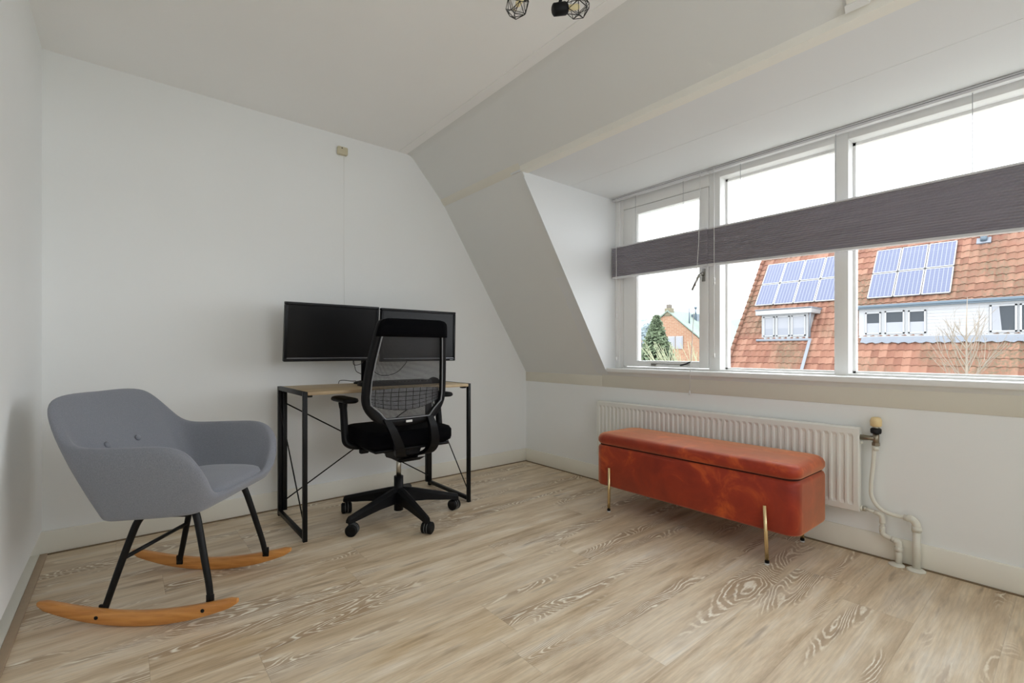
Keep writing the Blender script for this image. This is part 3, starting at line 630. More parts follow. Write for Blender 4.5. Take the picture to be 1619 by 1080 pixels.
# ------------------------------------------------------------------ office chair (faces the desk)
oc = thing('office_chair', 'black office chair with a mesh back and five castors facing the desk', 'office chair', (1.22, 2.515, 0))
OX, OY = 1.22, 2.515
m = MB()
m.tube([(OX, OY, .04), (OX, OY, .235)], .0265, blk_plastic, 20); m.tube([(OX, OY, .09), (OX, OY, .165)], [.040, .036], blk_plastic, 20)
obj('hub', m, oc, True)
ANG = (128, 197, 269, 341, 53)
for a in ANG:
    d = Vector((math.cos(math.radians(a)), math.sin(math.radians(a)), 0)); s_ = Vector((-d.y, d.x, 0)); C0 = Vector((OX, OY, 0)); rows = []
    for r_, wd, zt, zb in ((.02, .030, .172, .092), (.06, .029, .166, .090), (.16, .024, .142, .086), (.30, .019, .108, .070), (.342, .017, .098, .064), (.350, .013, .092, .066)):
        p = C0+d*r_; rows.append([p+s_*wd+Vector((0, 0, zb)), p+s_*wd*.95+Vector((0, 0, zt-.014)), p+s_*wd*.35+Vector((0, 0, zt)), p-s_*wd*.35+Vector((0, 0, zt)), p-s_*wd*.95+Vector((0, 0, zt-.014)), p-s_*wd+Vector((0, 0, zb))])
    m = MB(); m.grid(rows, blk_plastic, closed_u=True, smooth=False); m.poly(rows[0], blk_plastic); m.poly(rows[-1][::-1], blk_plastic); obj('base_arm', m, oc, True)
    p = C0+d*.335; ca_ = a+35; ax = Vector((math.cos(math.radians(ca_)), math.sin(math.radians(ca_)), 0)); tr_ = Vector((-ax.y, ax.x, 0)); pc = p+tr_*.012
    m = MB(); m.tube([p+Vector((0, 0, .04)), p+Vector((0, 0, .075))], .009, blk_plastic); m.tube([pc-ax*.006+Vector((0, 0, .031)), pc+ax*.006+Vector((0, 0, .031))], .030, blk_plastic, 18)
    cs = obj('castor', m, oc, True)
    for k in (-1, 1):
        m = MB(); q = pc+Vector((0, 0, .031)); m.tube([q+ax*k*.007, q+ax*k*.010, q+ax*k*.024, q+ax*k*.029], [.030, .031, .031, .024], dark_rubber, 22)
        m.tube([q+ax*k*.0065, q+ax*k*.0085], .0313, mat('castor_rim_grey', (120, 122, 124), .5), 22); obj('wheel', m, cs, True)
m = MB(); m.tube([(OX, OY, .22), (OX, OY, .36)], .0140, chrome, 18); obj('gas_lift', m, oc, True)
# mechanism
m = MB(); m.prism([(OX-.085, OY-.16, .365), (OX+.085, OY-.16, .365), (OX+.06, OY-.14, .345), (OX+.05, OY+.08, .345), (OX-.05, OY+.08, .345), (OX-.06, OY-.14, .345)], (0, 0, .001), blk_plastic)
sec = lambda y, w, zb, zt: [(OX-w, y, zt), (OX-w*.75, y, zb), (OX+w*.75, y, zb), (OX+w, y, zt)]
R_ = [sec(OY-.17, .055, .39, .425), sec(OY-.12, .075, .352, .43), sec(OY+.03, .085, .346, .43), sec(OY+.10, .07, .38, .43)]
m.grid(R_, blk_plastic, closed_u=True, smooth=False); m.poly(R_[0], blk_plastic); m.poly(R_[-1][::-1], blk_plastic)
obj('tilt_mechanism', m, oc, True)
m = MB(); m.tube([(OX-.04, OY-.02, .415), (OX-.20, OY-.01, .412)], .007, blk_plastic); m.box(OX-.235, OX-.185, OY-.025, OY+.005, .395, .425, blk_plastic, .008)
obj('control_lever', m, oc, True); m = MB(); m.tube([(OX+.04, OY-.06, .412), (OX+.15, OY-.06, .41)], .007, blk_plastic); m.tube([(OX+.14, OY-.06, .41), (OX+.17, OY-.06, .41)], .014, blk_plastic); obj('control_lever', m, oc, True)
# seat
m = MB(); soft_block(m, OX-.255, OX+.255, OY-.215, OY+.255, .442, .528, .075, [(.016, 0), (.004, .10), (0, .3), (0, .72), (.010, .92), (.028, 1)], blk_soft, .004); obj('seat', m, oc, True)
m = MB(); m.box(OX-.225, OX+.225, OY-.19, OY+.22, .420, .438, blk_plastic, .008); obj('seat_pan', m, oc, True)
# arm rests
for k in (-1, 1):
    x = OX+k*.295
    m = MB(); m.tube(spline([(x+k*.002, OY+.07, .675), (x, OY+.06, .60), (x, OY+.045, .50), (x-k*.006, OY+.035, .455), (x-k*.05, OY+.03, .432), (OX+k*.17, OY+.03, .428)], 6),
                     [.024, .023, .022]+[.0195]*20+[.018]*5+[.016]*3, blk_plastic, 14); ap = obj('armrest_post', m, oc, True)
    m = MB(); soft_block(m, x-.043, x+.043, OY-.075, OY+.175, .678, .704, .040, [(.010, 0), (.002, .2), (0, .5), (.004, .85), (.014, 1)], blk_plastic, .002); obj('armrest_pad', m, oc, True)
# back: tapered rounded frame
def back_y(z):     # depth of the back surface
    t = (z-.57)/.56; return OY-.215+.035*math.sin(max(0, min(1, t*1.6))*math.pi*.55)-.125*t
def half_w(z): 
    P = [(.560, .10), (.575, .150), (.600, .188), (.640, .222), (.68, .240), (.72, .2435), (.80, .2395), (.90, .228), (1.0, .213), (1.06, .204), (1.098, .196), (1.114, .178), (1.121, .14)]
    for (z0, w0), (z1, w1_) in zip(P, P[1:]):
        if z <= z1: return w0+(w1_-w0)*(z-z0)/(z1-z0)
    return P[-1][1]
CXB = 1.165
def bp(x, z): return (CXB+x, back_y(z)+.35*x*x*1.2, z)    # side edges wrap forward
outl = []
zs = [.560, .566, .575, .588, .60, .62, .64, .68, .72, .80, .90, 1.0, 1.04, 1.07, 1.09, 1.102, 1.111, 1.117, 1.121]
outl = [bp(half_w(z), z) for z in zs]+[bp(x, 1.122) for x in (.08, 0, -.08)]+[bp(-half_w(z), z) for z in zs[::-1]]+[bp(x, .556) for x in (-.05, .05)]
cen = [(0, .0)]
inn_z0, inn_z1 = .605, 1.035
def inner(p, ins=.038):
    x = p[0]-CXB; z = p[2]; wi = max(half_w(max(min(z, 1.04), .64))-ins, 0); x2 = max(-wi, min(wi, x)); z2 = max(inn_z0-.0, min(inn_z1, z))
    # soften the lower corners
    lim = max(0., (.675-z2)); wi2 = wi-lim*.85; x2 = max(-wi2, min(wi2, x2))
    return bp(x2, z2)
inl = [inner(p) for p in outl]
def shift(P, d): return [(x, y+d, z) for x, y, z in P]
def lerp(A, B, t): return [tuple(a+(b-a)*t for a, b in zip(p, q)) for p, q in zip(A, B)]
m = MB()
loops = [shift(outl, .012), shift(outl, -.006), shift(lerp(outl, inl, .22), -.016), shift(lerp(outl, inl, .8), -.014), shift(lerp(outl, inl, .96), -.006), shift(inl, .004), shift(inl, .016), shift(lerp(outl, inl, .5), .024), shift(outl, .012)]
m.grid(loops, blk_plastic, closed_u=True); bf = obj('back_frame', m, oc, True, subsurf=1)
m = MB(); lp = shift(lerp(outl, inl, .93), -.0165); m.tube(lp, .0036, mat('grey_edge_plastic', (128, 130, 134), .35), 6, closed=True); obj('frame_edge', m, bf, False if False else True, label='light grey inner edge of the frame')
m = MB(); rows = []
for i in range(19):
    z = inn_z0-.006+(inn_z1-inn_z0+.012)*i/18; w_ = half_w(max(z, .64))-.030-max(0, .675-z)*.85; rows.append([(lambda p: (p[0], p[1]+.008, p[2]))(bp(w_*(q/10-1), z)) for q in range(21)])
m.grid(rows, mesh_m); obj('mesh_panel', m, oc, True)
# black cloth head band across the top
m = MB(); rows = []
for z in (1.028, 1.05, 1.08, 1.10, 1.112, 1.119):
    w_ = half_w(z)-.004; rows.append([(lambda p: (p[0], p[1]-.0175 if z < 1.11 else p[1]-.012, p[2]))(bp(w_*(q/8-1), z)) for q in range(17)])
m.grid(rows, blk_soft); obj('head_band', m, oc, True, solid=.006)
# lumbar pad with its grooved grid, in front of the mesh
f = NB('grooved_lumbar_plastic'); c_ = f.xyz(f.n('ShaderNodeTexCoord').outputs['UV'])
g_ = f.math('MAXIMUM', f.math('LESS_THAN', f.math('FRACT', c_[0]), .09), f.math('LESS_THAN', f.math('FRACT', c_[1]), .13))
f.put(f.b.inputs['Base Color'], f.mix(g_, lin((206, 208, 214)), lin((10, 10, 12)))); f.b.inputs['Roughness'].default_value = .35
f.bump(f.math('SUBTRACT', 1., g_), .6, .002)
m = MB(); rows = []
for i in range(9):
    t = i/8; row = []
    for q in range(25):
        s_ = q/12-1; x = s_*.210; zc_ = .638+.045*s_*s_; zt_ = .750+.008*(1-s_*s_)-.0*s_*s_; z = zc_+(zt_-zc_)*t
        p = bp(x, z); row.append((p[0], p[1]+.026+.004*math.sin(t*math.pi), p[2]))
    rows.append(row)
m.grid(rows, f.m, uv=lambda i, j: (j*10/24, i*5/8)); obj('lumbar_pad', m, oc, True, solid=.004, label='grey lumbar pad with a grid of grooves')
# Y shaped back bracket
for k in (-1, 1):
    pts = [(CXB+k*.125, back_y(.6)-.012, .600), (CXB+.02+k*.118, OY-.245, .54), (OX-.01+k*.105, OY-.235, .455), (OX+k*.085, OY-.19, .395), (OX+k*.04, OY-.13, .372)]
    P = spline(pts, 6); rows = []
    for i, p in enumerate(P):
        t = i/(len(P)-1); w_ = .018+.016*t; d_ = .016; rows.append([(p[0]-w_, p[1]-d_, p[2]), (p[0]+w_, p[1]-d_, p[2]), (p[0]+w_*.9, p[1]+d_, p[2]+.012*t), (p[0]-w_*.9, p[1]+d_, p[2]+.012*t)])
    m = MB(); m.grid(rows, blk_plastic, closed_u=True, smooth=False); m.poly(rows[0], blk_plastic); m.poly(rows[-1][::-1], blk_plastic); obj('back_bracket', m, oc, True)
m = MB(); m.box(CXB-.018, CXB+.018, back_y(.585)-.024, back_y(.585)-.018, .578, .590, mat('white_label', (210, 210, 208), .5), .001); obj('care_tag', m, oc, True, label='small white tag under the mesh')

# ------------------------------------------------------------------ rocking armchair
RA = math.atan2(-.61, .79)
rc = thing('rocking_chair', 'grey fabric rocking armchair on black metal legs and curved beech rockers', 'rocking chair', (.167, 2.26, 0), RA)
#   (bottom x,y,z) (top x,y,z) per station from arm front to back centre
ST = [((.232, .190, .402), (.256, .205, .442)), ((.222, .222, .396), (.262, .250, .505)), ((.205, .245, .390), (.250, .282, .575)), ((.172, .256, .386), (.212, .304, .622)), ((.125, .262, .383), (.145, .316, .640)),
      ((.06, .264, .379), (.06, .320, .637)), ((-.01, .264, .375), (-.045, .320, .635)), ((-.055, .262, .371), (-.125, .312, .633)), ((-.084, .252, .369), (-.180, .302, .645)),
      ((-.097, .232, .367), (-.220, .290, .684)), ((-.103, .195, .367), (-.272, .270, .744)), ((-.106, .14, .367), (-.318, .224, .792)), ((-.108, .07, .367), (-.330, .115, .802)), ((-.109, 0, .367), (-.332, 0, .798))]
TH = .040
def station(i):
    b_, t_ = Vector(ST[i][0]), Vector(ST[i][1]); i0 = max(i-1, 0); i1 = min(i+1, len(ST)-1)
    tg = Vector(ST[i1][1])-Vector(ST[i0][1]); tg.z = 0
    if i == len(ST)-1: tg = Vector((0, -1, 0))
    nrm = Vector((tg.y, -tg.x, 0)).normalized()     # candidate inward
    if nrm.dot(Vector((.05, 0, 0))-Vector((t_.x, t_.y, 0))) < 0: nrm = -nrm
    if i == 0: nrm = Vector((-.75, -.65, 0)).normalized()
    if i == 1: nrm = Vector((-.45, -.89, 0)).normalized()
    up = (t_-b_); bulge = -nrm*.010
    P = [b_, b_+up*.07+bulge*.4, b_+up*.33+bulge, b_+up*.7+bulge*1.3, b_+up*.93+bulge*.6+nrm*.002, t_+nrm*TH*.28, t_+nrm*TH*.72]
    ib = b_+nrm*(TH+.004); ib.z = .430 if i > 1 else (.415 if i == 0 else .425); it = t_+nrm*TH-Vector((0, 0, .012)) 
    if it.z < ib.z+.004: it.z = ib.z+.004
    P += [it, it*.6+ib*.4, ib]
    return P
half = [station(i) for i in range(len(ST))]
mirr = lambda p: Vector((p.x, -p.y, p.z))
path = half+[[mirr(p) for p in st_] for st_ in half[-2::-1]]     # left front .. back .. right front
m = MB(); bm = m.bm; V = [[bm.verts.new(p) for p in st_] for st_ in path]; N_ = len(path); K = len(path[0]); mi_ = m.mi(wool_m)
def F(*a):
    f_ = bm.faces.new(a); f_.material_index = mi_; f_.smooth = True
for i in range(N_-1):
    for j in range(K-1): F(V[i][j], V[i+1][j], V[i+1][j+1], V[i][j+1])
H2 = len(half)-1; CR = 4
def strip_rows(jj, i):
    a, b_ = V[i][jj], V[N_-1-i][jj]; return [a]+[bm.verts.new(a.co.lerp(b_.co, q/CR)) for q in range(1, CR)]+[b_]
rows_b = [strip_rows(0, i) for i in range(H2)]; rows_t = [strip_rows(K-1, i) for i in range(H2)]
for R2 in (rows_b, rows_t):
    for i in range(H2-1):
        for q in range(CR): F(R2[i][q], R2[i][q+1], R2[i+1][q+1], R2[i+1][q])
    cvx = V[H2][0] if R2 is rows_b else V[H2][K-1]
    for q in range(CR): F(R2[-1][q], R2[-1][q+1], cvx)
prev = rows_b[0]
for j in range(1, K):
    cur = rows_t[0] if j == K-1 else strip_rows(j, 0)
    for q in range(CR): F(prev[q], prev[q+1], cur[q+1], cur[q])
    prev = cur
bmesh.ops.remove_doubles(bm, verts=bm.verts[:], dist=1e-5)
obj('shell', m, rc, subsurf=2)
m = MB(); base = [(.246, .140), (.226, .180), (.17, .205), (.05, .208), (-.02, .19), (-.045, .14), (-.05, 0)]; base = base+[(x, -y) for x, y in base[-2::-1]]
cz = [(.94, .424), (1.0, .432), (1.01, .446), (.99, .458), (.93, .466)]
rws = [[(.11+(x-.11)*k, y*k, z-(.0 if x < .2 else (x-.2)*.12)) for x, y in base] for k, z in cz]; rws += [[(.11+(x-.11)*k, y*k, z) for x, y in base] for k, z in ((.7, .472), (.35, .474))]
m.grid(rws, wool_m, closed_u=True); m.poly(rws[-1], wool_m).smooth = True; m.poly(rws[0][::-1], wool_m); obj('seat_cushion', m, rc, subsurf=1)
for y_ in (-.125, .020):
    m = MB(); m.lathe([(.002, -.004), (.010, -.002), (.0125, .002), (.010, .006), (.004, .008)], wool_m, Matrix.Translation((-.178, y_, .612)) @ Matrix.Rotation(math.radians(63), 4, 'Y'), 16); obj('button', m, rc)
ROCK = lambda x: .0005+x*x*.56+max(0, abs(x)-.2)*.02
for k in (-1, 1):
    y_ = k*.212; m = MB(); rows = []
    for i in range(29):
        x = -.338+.676*i/28; e = 1-(abs(x)/.338)**3*.45; hh = .050*e; hw = .0125*(1 if abs(x) < .33 else .7); zb = ROCK(x); zt_ = zb+hh
        if i in (0, 28): zb += .006; zt_ -= .006
        rows.append([(x, y_-hw, zb+.003), (x, y_-hw*.6, zb), (x, y_+hw*.6, zb), (x, y_+hw, zb+.003), (x, y_+hw, zt_-.003), (x, y_+hw*.6, zt_), (x, y_-hw*.6, zt_), (x, y_-hw, zt_-.003)])
    m.grid(rows, beech_m, closed_u=True); m.poly(rows[0], beech_m); m.poly(rows[-1][::-1], beech_m); ro = obj('rocker', m, rc)
    for xx_ in (-.135, .225):
        m = MB(); zz = ROCK(xx_)+.024; m.lathe([(.0065, 0), (.0065, .002), (.004, .0035)], black_metal, Matrix.Translation((xx_, -.2245 if k < 0 else .2245, zz)) @ Matrix.Rotation(math.radians(90*(1 if k < 0 else -1)), 4, 'X'), 14); obj('bolt', m, ro)
    for front in (0, 1):
        m = MB()
        if front: pts = [(.110, k*.150, .385), (.148, k*.156, .385), (.166, k*.162, .360), (.186, k*.171, .29), (.206, k*.181, .21), (.226, k*.190, .13), (.236, k*.196, .07)]
        else: pts = [(.02, k*.140, .368), (-.025, k*.148, .364), (-.046, k*.156, .340), (-.066, k*.165, .28), (-.089, k*.176, .20), (-.113, k*.188, .11), (-.132, k*.196, .04)]
        P = spline(pts, 5); n_ = len(P); m.tube(P, [.0135-.003*(i/n_) for i in range(n_)], black_metal, 12)
        m.box(P[-1][0]-.013, P[-1][0]+.013, k*.199-.005, k*.199+.005, P[-1][2]-.012, P[-1][2]+.028, black_metal, .003); obj('leg', m, rc)
m = MB(); m.tube([(-.086, -.178, .215), (-.086, .178, .215)], .0075, black_metal, 12); obj('cross_bar', m, rc)
for k in (-1, 1): m = MB(); m.tube([(0, k*.15, .362), (.13, k*.155, .366)], .009, black_metal); obj('seat_bracket', m, rc)

# ------------------------------------------------------------------ ceiling track light and pull switch
wire_m = mat('black_wire', (14, 14, 15), .45); fil_m = mat('cream_filament_core', (240, 226, 176), .5)
def ico_cage(m, M, R0, r):
    """polyhedral wire cage opening at the socket: neck ring, wide ring, lower ring, tip ring"""
    rings = []
    for (rad_, z, n, ph) in ((.019, .004, 5, 0), (.042, .040, 5, 36), (.040, .072, 5, 0), (.014, .098, 5, 36)):
        rings.append([M @ Vector((rad_*R0*math.cos(math.radians(ph+72*i)), rad_*R0*math.sin(math.radians(ph+72*i)), z*R0)) for i in range(n)])
    for q, rg in enumerate(rings):
        for i in range(5): m.tube([rg[i], rg[(i+1) % 5]], r, wire_m, 5)
    for A, B, s0 in ((rings[0], rings[1], 0), (rings[1], rings[2], 1), (rings[2], rings[3], 0)):
        for i in range(5):
            m.tube([A[i], B[i]], r, wire_m, 5); m.tube([A[i], B[(i-1) % 5 if not s0 else (i+1) % 5]], r, wire_m, 5)
def spot(label, sock, d, base, q=1.):
    r = thing('track_spotlight', label, 'spotlight', base, group='wire cage spotlights on the ceiling track')
    d = Vector(d).normalized(); M = Matrix.Translation(sock) @ d.to_track_quat('Z', 'Y').to_matrix().to_4x4()
    m = MB(); m.lathe([(.016, -.050), (.021, -.046), (.022, -.002), (.019, .004)], blk_plastic, M, 20); obj('socket', m, r, True)
    m = MB(); m.tube([M @ Vector((0, 0, -.03)), Vector(base)-Vector((0, 0, .05)), Vector(base)-Vector((0, 0, .012))], .006, blk_plastic, 10); obj('swivel_arm', m, r, True)
    m = MB(); m.lathe([(.012, .0), (.013, .010), (.024, .030), (.029, .05), (.024, .068), (.010, .078), (.001, .08)], bulb_glass, M, 20); b_ = obj('bulb', m, r, True)
    m = MB(); m.lathe([(.006, .004), (.009, .012), (.011, .045), (.007, .055)], fil_m, M, 10); obj('filament', m, b_, True)
    m = MB(); ico_cage(m, M, q, .0013); obj('wire_cage', m, r, True)
    return r
spot('left wire cage spotlight pointing down to the left', (1.118, 1.292, 2.245), (-.45, .10, -.75), (1.13, 1.27, 2.34))
spot('right wire cage spotlight tilted toward the camera', (1.243, 1.205, 2.206), (.62, -.30, .20), (1.235, 1.20, 2.34), .92)
tk = thing('light_track', 'black ceiling bar carrying the wire cage spotlights', 'ceiling light', (1.18, 1.235, ZC))
m = MB(); m.bar((.98, 1.37, ZC-.018), (1.40, 1.09, ZC-.018), .03, .022, blk_plastic); obj('bar', m, tk, True)
m = MB(); m.lathe([(.05, -.022), (.055, -.016), (.055, 0)], blk_plastic, Matrix.Translation((1.18, 1.235, ZC)), 28); obj('ceiling_rose', m, tk, True)
ps = thing('pull_switch', 'small yellowed pull cord switch high on the back wall above the left monitor', 'switch', (1.099, YB, 2.262))
m = MB(); m.box(1.066, 1.132, YB-.030, YB, 2.236, 2.288, mat('aged_ivory_plastic', (204, 196, 168), .45), .008, 3); obj('switch_box', m, ps, True)
m = MB(); m.lathe([(.004, 0), (.0045, .003)], mat('dark_screw', (110, 100, 84), .5), Matrix.Translation((1.092, YB-.029, 2.276)) @ Matrix.Rotation(math.radians(90), 4, 'X'), 12); obj('screw', m, ps, True)
m = MB(); m.tube([(1.110, YB-.014, 2.24), (1.113, YB-.006, 1.7), (1.115, YB-.006, 1.20)], .0008, mat('thin_grey_string', (232, 232, 229), .7), 5); obj('cord', m, ps, True)

# ------------------------------------------------------------------ outside: house across the street
TAN = 1.376
def rx(z): return 24+(z-3.07)/TAN
UPV = Vector((1/TAN, 0, 1)).normalized(); NRM = Vector((-UPV.z, 0, UPV.x))
m = MB(); m.box(4.2, 90, -60, 90, -6.2, -6, mat('street_ground', (150, 150, 142), .9, noise=.1, nscale=.3)); obj('ground_street', m, kind=S)
hs = thing('tiled_house', 'house across the street with an orange pantile roof, dormers and a sloping verge', 'house', (25, 3, -6))
VY, RZ, EZ = 10.74, 6.3, -2.6
def roof(m, y0, y1, z0, z1, tw=.245, tl=.34, side=1):
    L = (z1-z0)/UPV.z; nr = int(L/tl); SUB = 6; nc = int((y1-y0)/tw)+1
    P0 = Vector((rx(z0), 0, z0))
    for r in range(nr):
        rows = []
        for e in (0, 1):
            row = []
            for q in range(nc*SUB+1):
                y = min(y0+q*tw/SUB, y1); a = 2*math.pi*((y-y0)/tw)
                hgt = .022*math.sin(a)+.010*math.sin(2*a+.6)+(.030 if e == 0 else .0)
                p = P0+UPV*(r*tl+(tl*1.03 if e else 0))+NRM*hgt; row.append((p.x, y, p.z))
            rows.append(row)
        lip = [(p[0]-NRM.x*.022, p[1], p[2]-NRM.z*.022) for p in rows[0]]
        k0 = r
        m.grid([lip, rows[0]], clay_m, uv=lambda i, j, k0=k0: (j/SUB+.01, k0+.5), smooth=True)
        m.grid(rows, clay_m, uv=lambda i, j, k0=k0: (j/SUB+.01, k0+.02+i*.96), smooth=True)
m = MB(); roof(m, -5, VY, EZ, RZ); obj('roof_tiles', m, hs, True, fix=False)
m = MB(); m.prism([(rx(EZ)+.06, VY-.2, EZ-.02), (rx(RZ), VY-.2, RZ-.08), (rx(RZ)+4, VY-.2, EZ)], (0, .2, 0), brick_m)
m.box(rx(EZ)+.3, 34, -5, VY, -6, EZ, brick_m); m.poly([(rx(RZ), VY, RZ-.06), (rx(RZ), -5, RZ-.06), (rx(RZ)+6, -5, EZ), (rx(RZ)+6, VY, EZ)], clay_m); obj('house_wall', m, hs, True, fix=False)
m = MB()
a_, b_ = Vector((rx(EZ), VY, EZ)), Vector((rx(RZ), VY, RZ)); n_ = 30
for i in range(n_):
    p, q = a_.lerp(b_, i/n_), a_.lerp(b_, (i+1.12)/n_); m.tube([p+NRM*.035, q+NRM*.012], [.10, .085], clay_m, 10)
obj('verge_tiles', m, hs, True)
m = MB(); 
for i in range(40):
    y = -5+i*.395; m.tube([(rx(RZ), y, RZ-.02), (rx(RZ), y+.43, RZ-.04)], [.13, .115], clay_m, 10)
obj('ridge_tiles', m, hs, True)
def dwin(parent, x, y0, y1, z0, z1, style):
    m = MB(); w = .05
    for a in ((y0, y1, z0, z0+w), (y0, y1, z1-w, z1), (y0, y0+w, z0, z1), (y1-w, y1, z0, z1)): m.box(x-.03, x+.03, a[0], a[1], a[2], a[3], ext_white)
    zm = z0+(z1-z0)*.5
    if style == 'split': m.box(x, x+.02, y0+w, y1-w, zm, z1-w, ext_dark); m.box(x-.005, x+.02, y0+w, y1-w, z0+w, zm, net_m)
    elif style == 'net': m.box(x, x+.02, y0+w, y1-w, z0+w, z1-w, net_m); m.box(x-.004, x+.02, y0+w, y1-w, z0+w, zm-.1, mat('sheer_lower_curtain', (106, 109, 116), .7))
    else:
        m.box(x, x+.02, y0+w, y1-w, z0+w, z1-w, ext_dark)
        if style == 'curt': m.grid([[(x-.01-.02*(q % 2), y1-w-q*.03, zz) for q in range(9 if zz < 2 else 6)] + ([(x-.01, y1-w-.27, zz)]*0) for zz in (z0+w,)] + [[(x-.01-.02*(q % 2), y1-w-q*.022, z1-w) for q in range(9)]], net_m)
    return m
# long white dormer
ld = obj('dormer', MB().box(22.86, 24.6, -5, 5.80, 1.46, 2.62, ext_white), hs, True)
m = MB()
for i in range(9): m.box(22.845, 22.862, 2.10, 3.70, 1.50+i*.12, 1.50+i*.12+.112, ext_white)
m.box(22.83, 22.862, -5, 5.80, 1.47, 1.53, ext_white); obj('cladding', m, ld, True)
ld_bits = [(5.08, 5.58, 1.62, 2.48, 'split'), (4.36, 4.96, 1.62, 2.50, 'split'), (3.74, 4.25, 1.62, 2.48, 'split'), (1.44, 2.08, 1.60, 2.52, 'curt'), (.70, 1.38, 1.60, 2.52, 'dark')]
for a in ld_bits: obj('dormer_window', dwin(None, 22.84, *a), ld, True)
m = MB(); m.box(22.66, 24.4, -5, 5.98, 2.62, 2.70, gutter_m); m.box(22.62, 22.76, -5, 5.98, 2.66, 2.76, gutter_m, .02); obj('gutter', m, ld, True)
m = MB(); rows = [[(22.80, -5+i*.1, 1.50) for i in range(108)], [(22.74, -5+i*.1, 1.40) for i in range(108)], [(22.60-.0, -5+i*.1, 1.27+.03*math.sin(i*1.9)) for i in range(108)]]
m.grid(rows, lead_m); obj('lead_flashing', m, ld, True)
# small dormer
sd = obj('dormer', MB().box(22.86, 23.9, 7.62, 9.55, 1.50, 2.60, ext_white), hs, True)
for a in ((8.99, 9.46, 1.62, 2.52, 'net'), (8.36, 8.90, 1.62, 2.52, 'net'), (7.72, 8.27, 1.62, 2.52, 'net')): obj('dormer_window', dwin(None, 22.84, *a), sd, True)
m = MB(); m.box(22.60, 24.0, 7.42, 9.72, 2.60, 2.84, ext_white, .01); m.box(22.60, 23.98, 7.40, 9.74, 2.80, 2.86, lead_m); obj('dormer_roof', m, sd, True)
m = MB(); m.tube([(22.72, 7.50, 2.62), (22.80, 7.54, 2.4), (22.84, 7.56, 1.55)], .035, lead_m, 8); m.box(22.70, 22.9, 7.5, 9.75, 1.40, 1.50, lead_m, .02)
q_ = Vector((rx(1.45)-.02, 7.52, 1.45)); m.bar(q_+NRM*.06, q_+NRM*.06-UPV*2.2, .12, .02, lead_m, roll=NRM); obj('lead_flashing', m, sd, True)
# solar panels: every panel is a thing of its own
rown = ('upper', 'lower')
def panel(y1, zr, grp, label):
    wv, hv = .845, 1.335; base = Vector((rx(zr), y1, zr))+NRM*.10
    r = thing('solar_panel', label, 'solar panel', base, group=grp)
    Y = Vector((0, -1, 0))
    P = lambda a, b, c: base+Y*a+UPV*b+NRM*c
    m = MB()
    for a0, a1, b0, b1 in ((0, wv, 0, .035), (0, wv, hv-.035, hv), (0, .035, 0, hv), (wv-.035, wv, 0, hv)):
        m.prism([P(a0, b0, -.03), P(a1, b0, -.03), P(a1, b1, -.03), P(a0, b1, -.03)], NRM*.04, ext_white)
    obj('panel_frame', m, r, True)
    m = MB(); m.poly([P(.03, .03, .004), P(wv-.03, .03, .004), P(wv-.03, hv-.03, .004), P(.03, hv-.03, .004)], solar_m, uv=[(0, 0), (1, 0), (1, 1), (0, 1)])
    m.poly([P(.03, .03, -.028), P(.03, hv-.03, -.028), P(wv-.03, hv-.03, -.028), P(wv-.03, .03, -.028)], ext_dark); obj('cell_surface', m, r, True, fix=False)
ordn = ['leftmost', 'second from the left', 'third from the left', 'fourth from the left']
for ri in (0, 1):
    z_ = 3.09+(1.115 if ri == 0 else 0)
    for ci in range(3): panel(5.80-ci*.867, z_, 'solar panels above the long white dormer', '%s panel of the %s row in the solar array above the long white dormer' % (['leftmost', 'middle', 'rightmost'][ci], rown[ri]))
    for ci in range(4): panel(10.345-ci*.867, z_+.03, 'solar panels above the small dormer', 'solar panel %s in the %s row above the small white dormer' % (ordn[ci], rown[ri]))
m = MB(); q_ = Vector((rx(5.15), 2.48, 5.15)); m.bar(q_+NRM*.05-UPV*.12, q_+NRM*.05+UPV*.16, .40, .05, lead_m, roll=NRM); m.tube([q_+NRM*.05, q_+NRM*.05+Vector((0, 0, .22))], .10, gutter_m, 14); m.tube([q_+NRM*.05+Vector((0, 0, .22)), q_+NRM*.05+Vector((0, 0, .27))], .14, gutter_m, 14)
tag(obj('roof_vent', m), 'grey vent pipe standing on the pantile roof near the right edge of the window', 'roof vent')

# brick houses further away
bh = thing('brick_house', 'distant brick gable house with a pale green roof and chimneys, seen through the casement', 'house', (44, 25, -6))
gp = [(40, 30.2, -6), (40, 30.2, 1.2), (40, 28.2, 2.9), (40, 25.22, 4.62), (40, 22.3, 2.2), (40, 20.2, .2), (40, 20.2, -6)]
m = MB(); m.prism(gp, (.4, 0, 0), brick_m); m.box(40.2, 50, 20.6, 29.8, -6, 0, brick_m); obj('gable_wall', m, bh, True)
m = MB(); RE = (50.2, 25.2, 4.70)
m.prism([(39.8, 25.22, 4.72), (39.8, 22.22, 2.30), (39.8, 19.9, .1), (51.5, 19.9, .1), RE], (0, .0, .12), green_roof_m); m.prism([(39.8, 25.22, 4.72), RE, (51.5, 30.6, .9), (39.8, 30.6, 1.0), (39.8, 28.2, 3.0)], (0, 0, .12), green_roof_m); m.prism([RE, (51.5, 19.9, .1), (51.5, 30.6, .9)], (0, 0, .1), green_roof_m)
obj('roof', m, bh, True)
m = MB(); m.box(39.9, 40.5, 24.92, 25.62, 4.3, 5.05, mat('yellow_grey_brick', (92, 87, 70), .9), .02); m.box(40.0, 40.4, 25.08, 25.48, 5.05, 5.42, mat('chimney_pot_grey', (84, 78, 70), .8), .02); obj('chimney', m, bh, True)
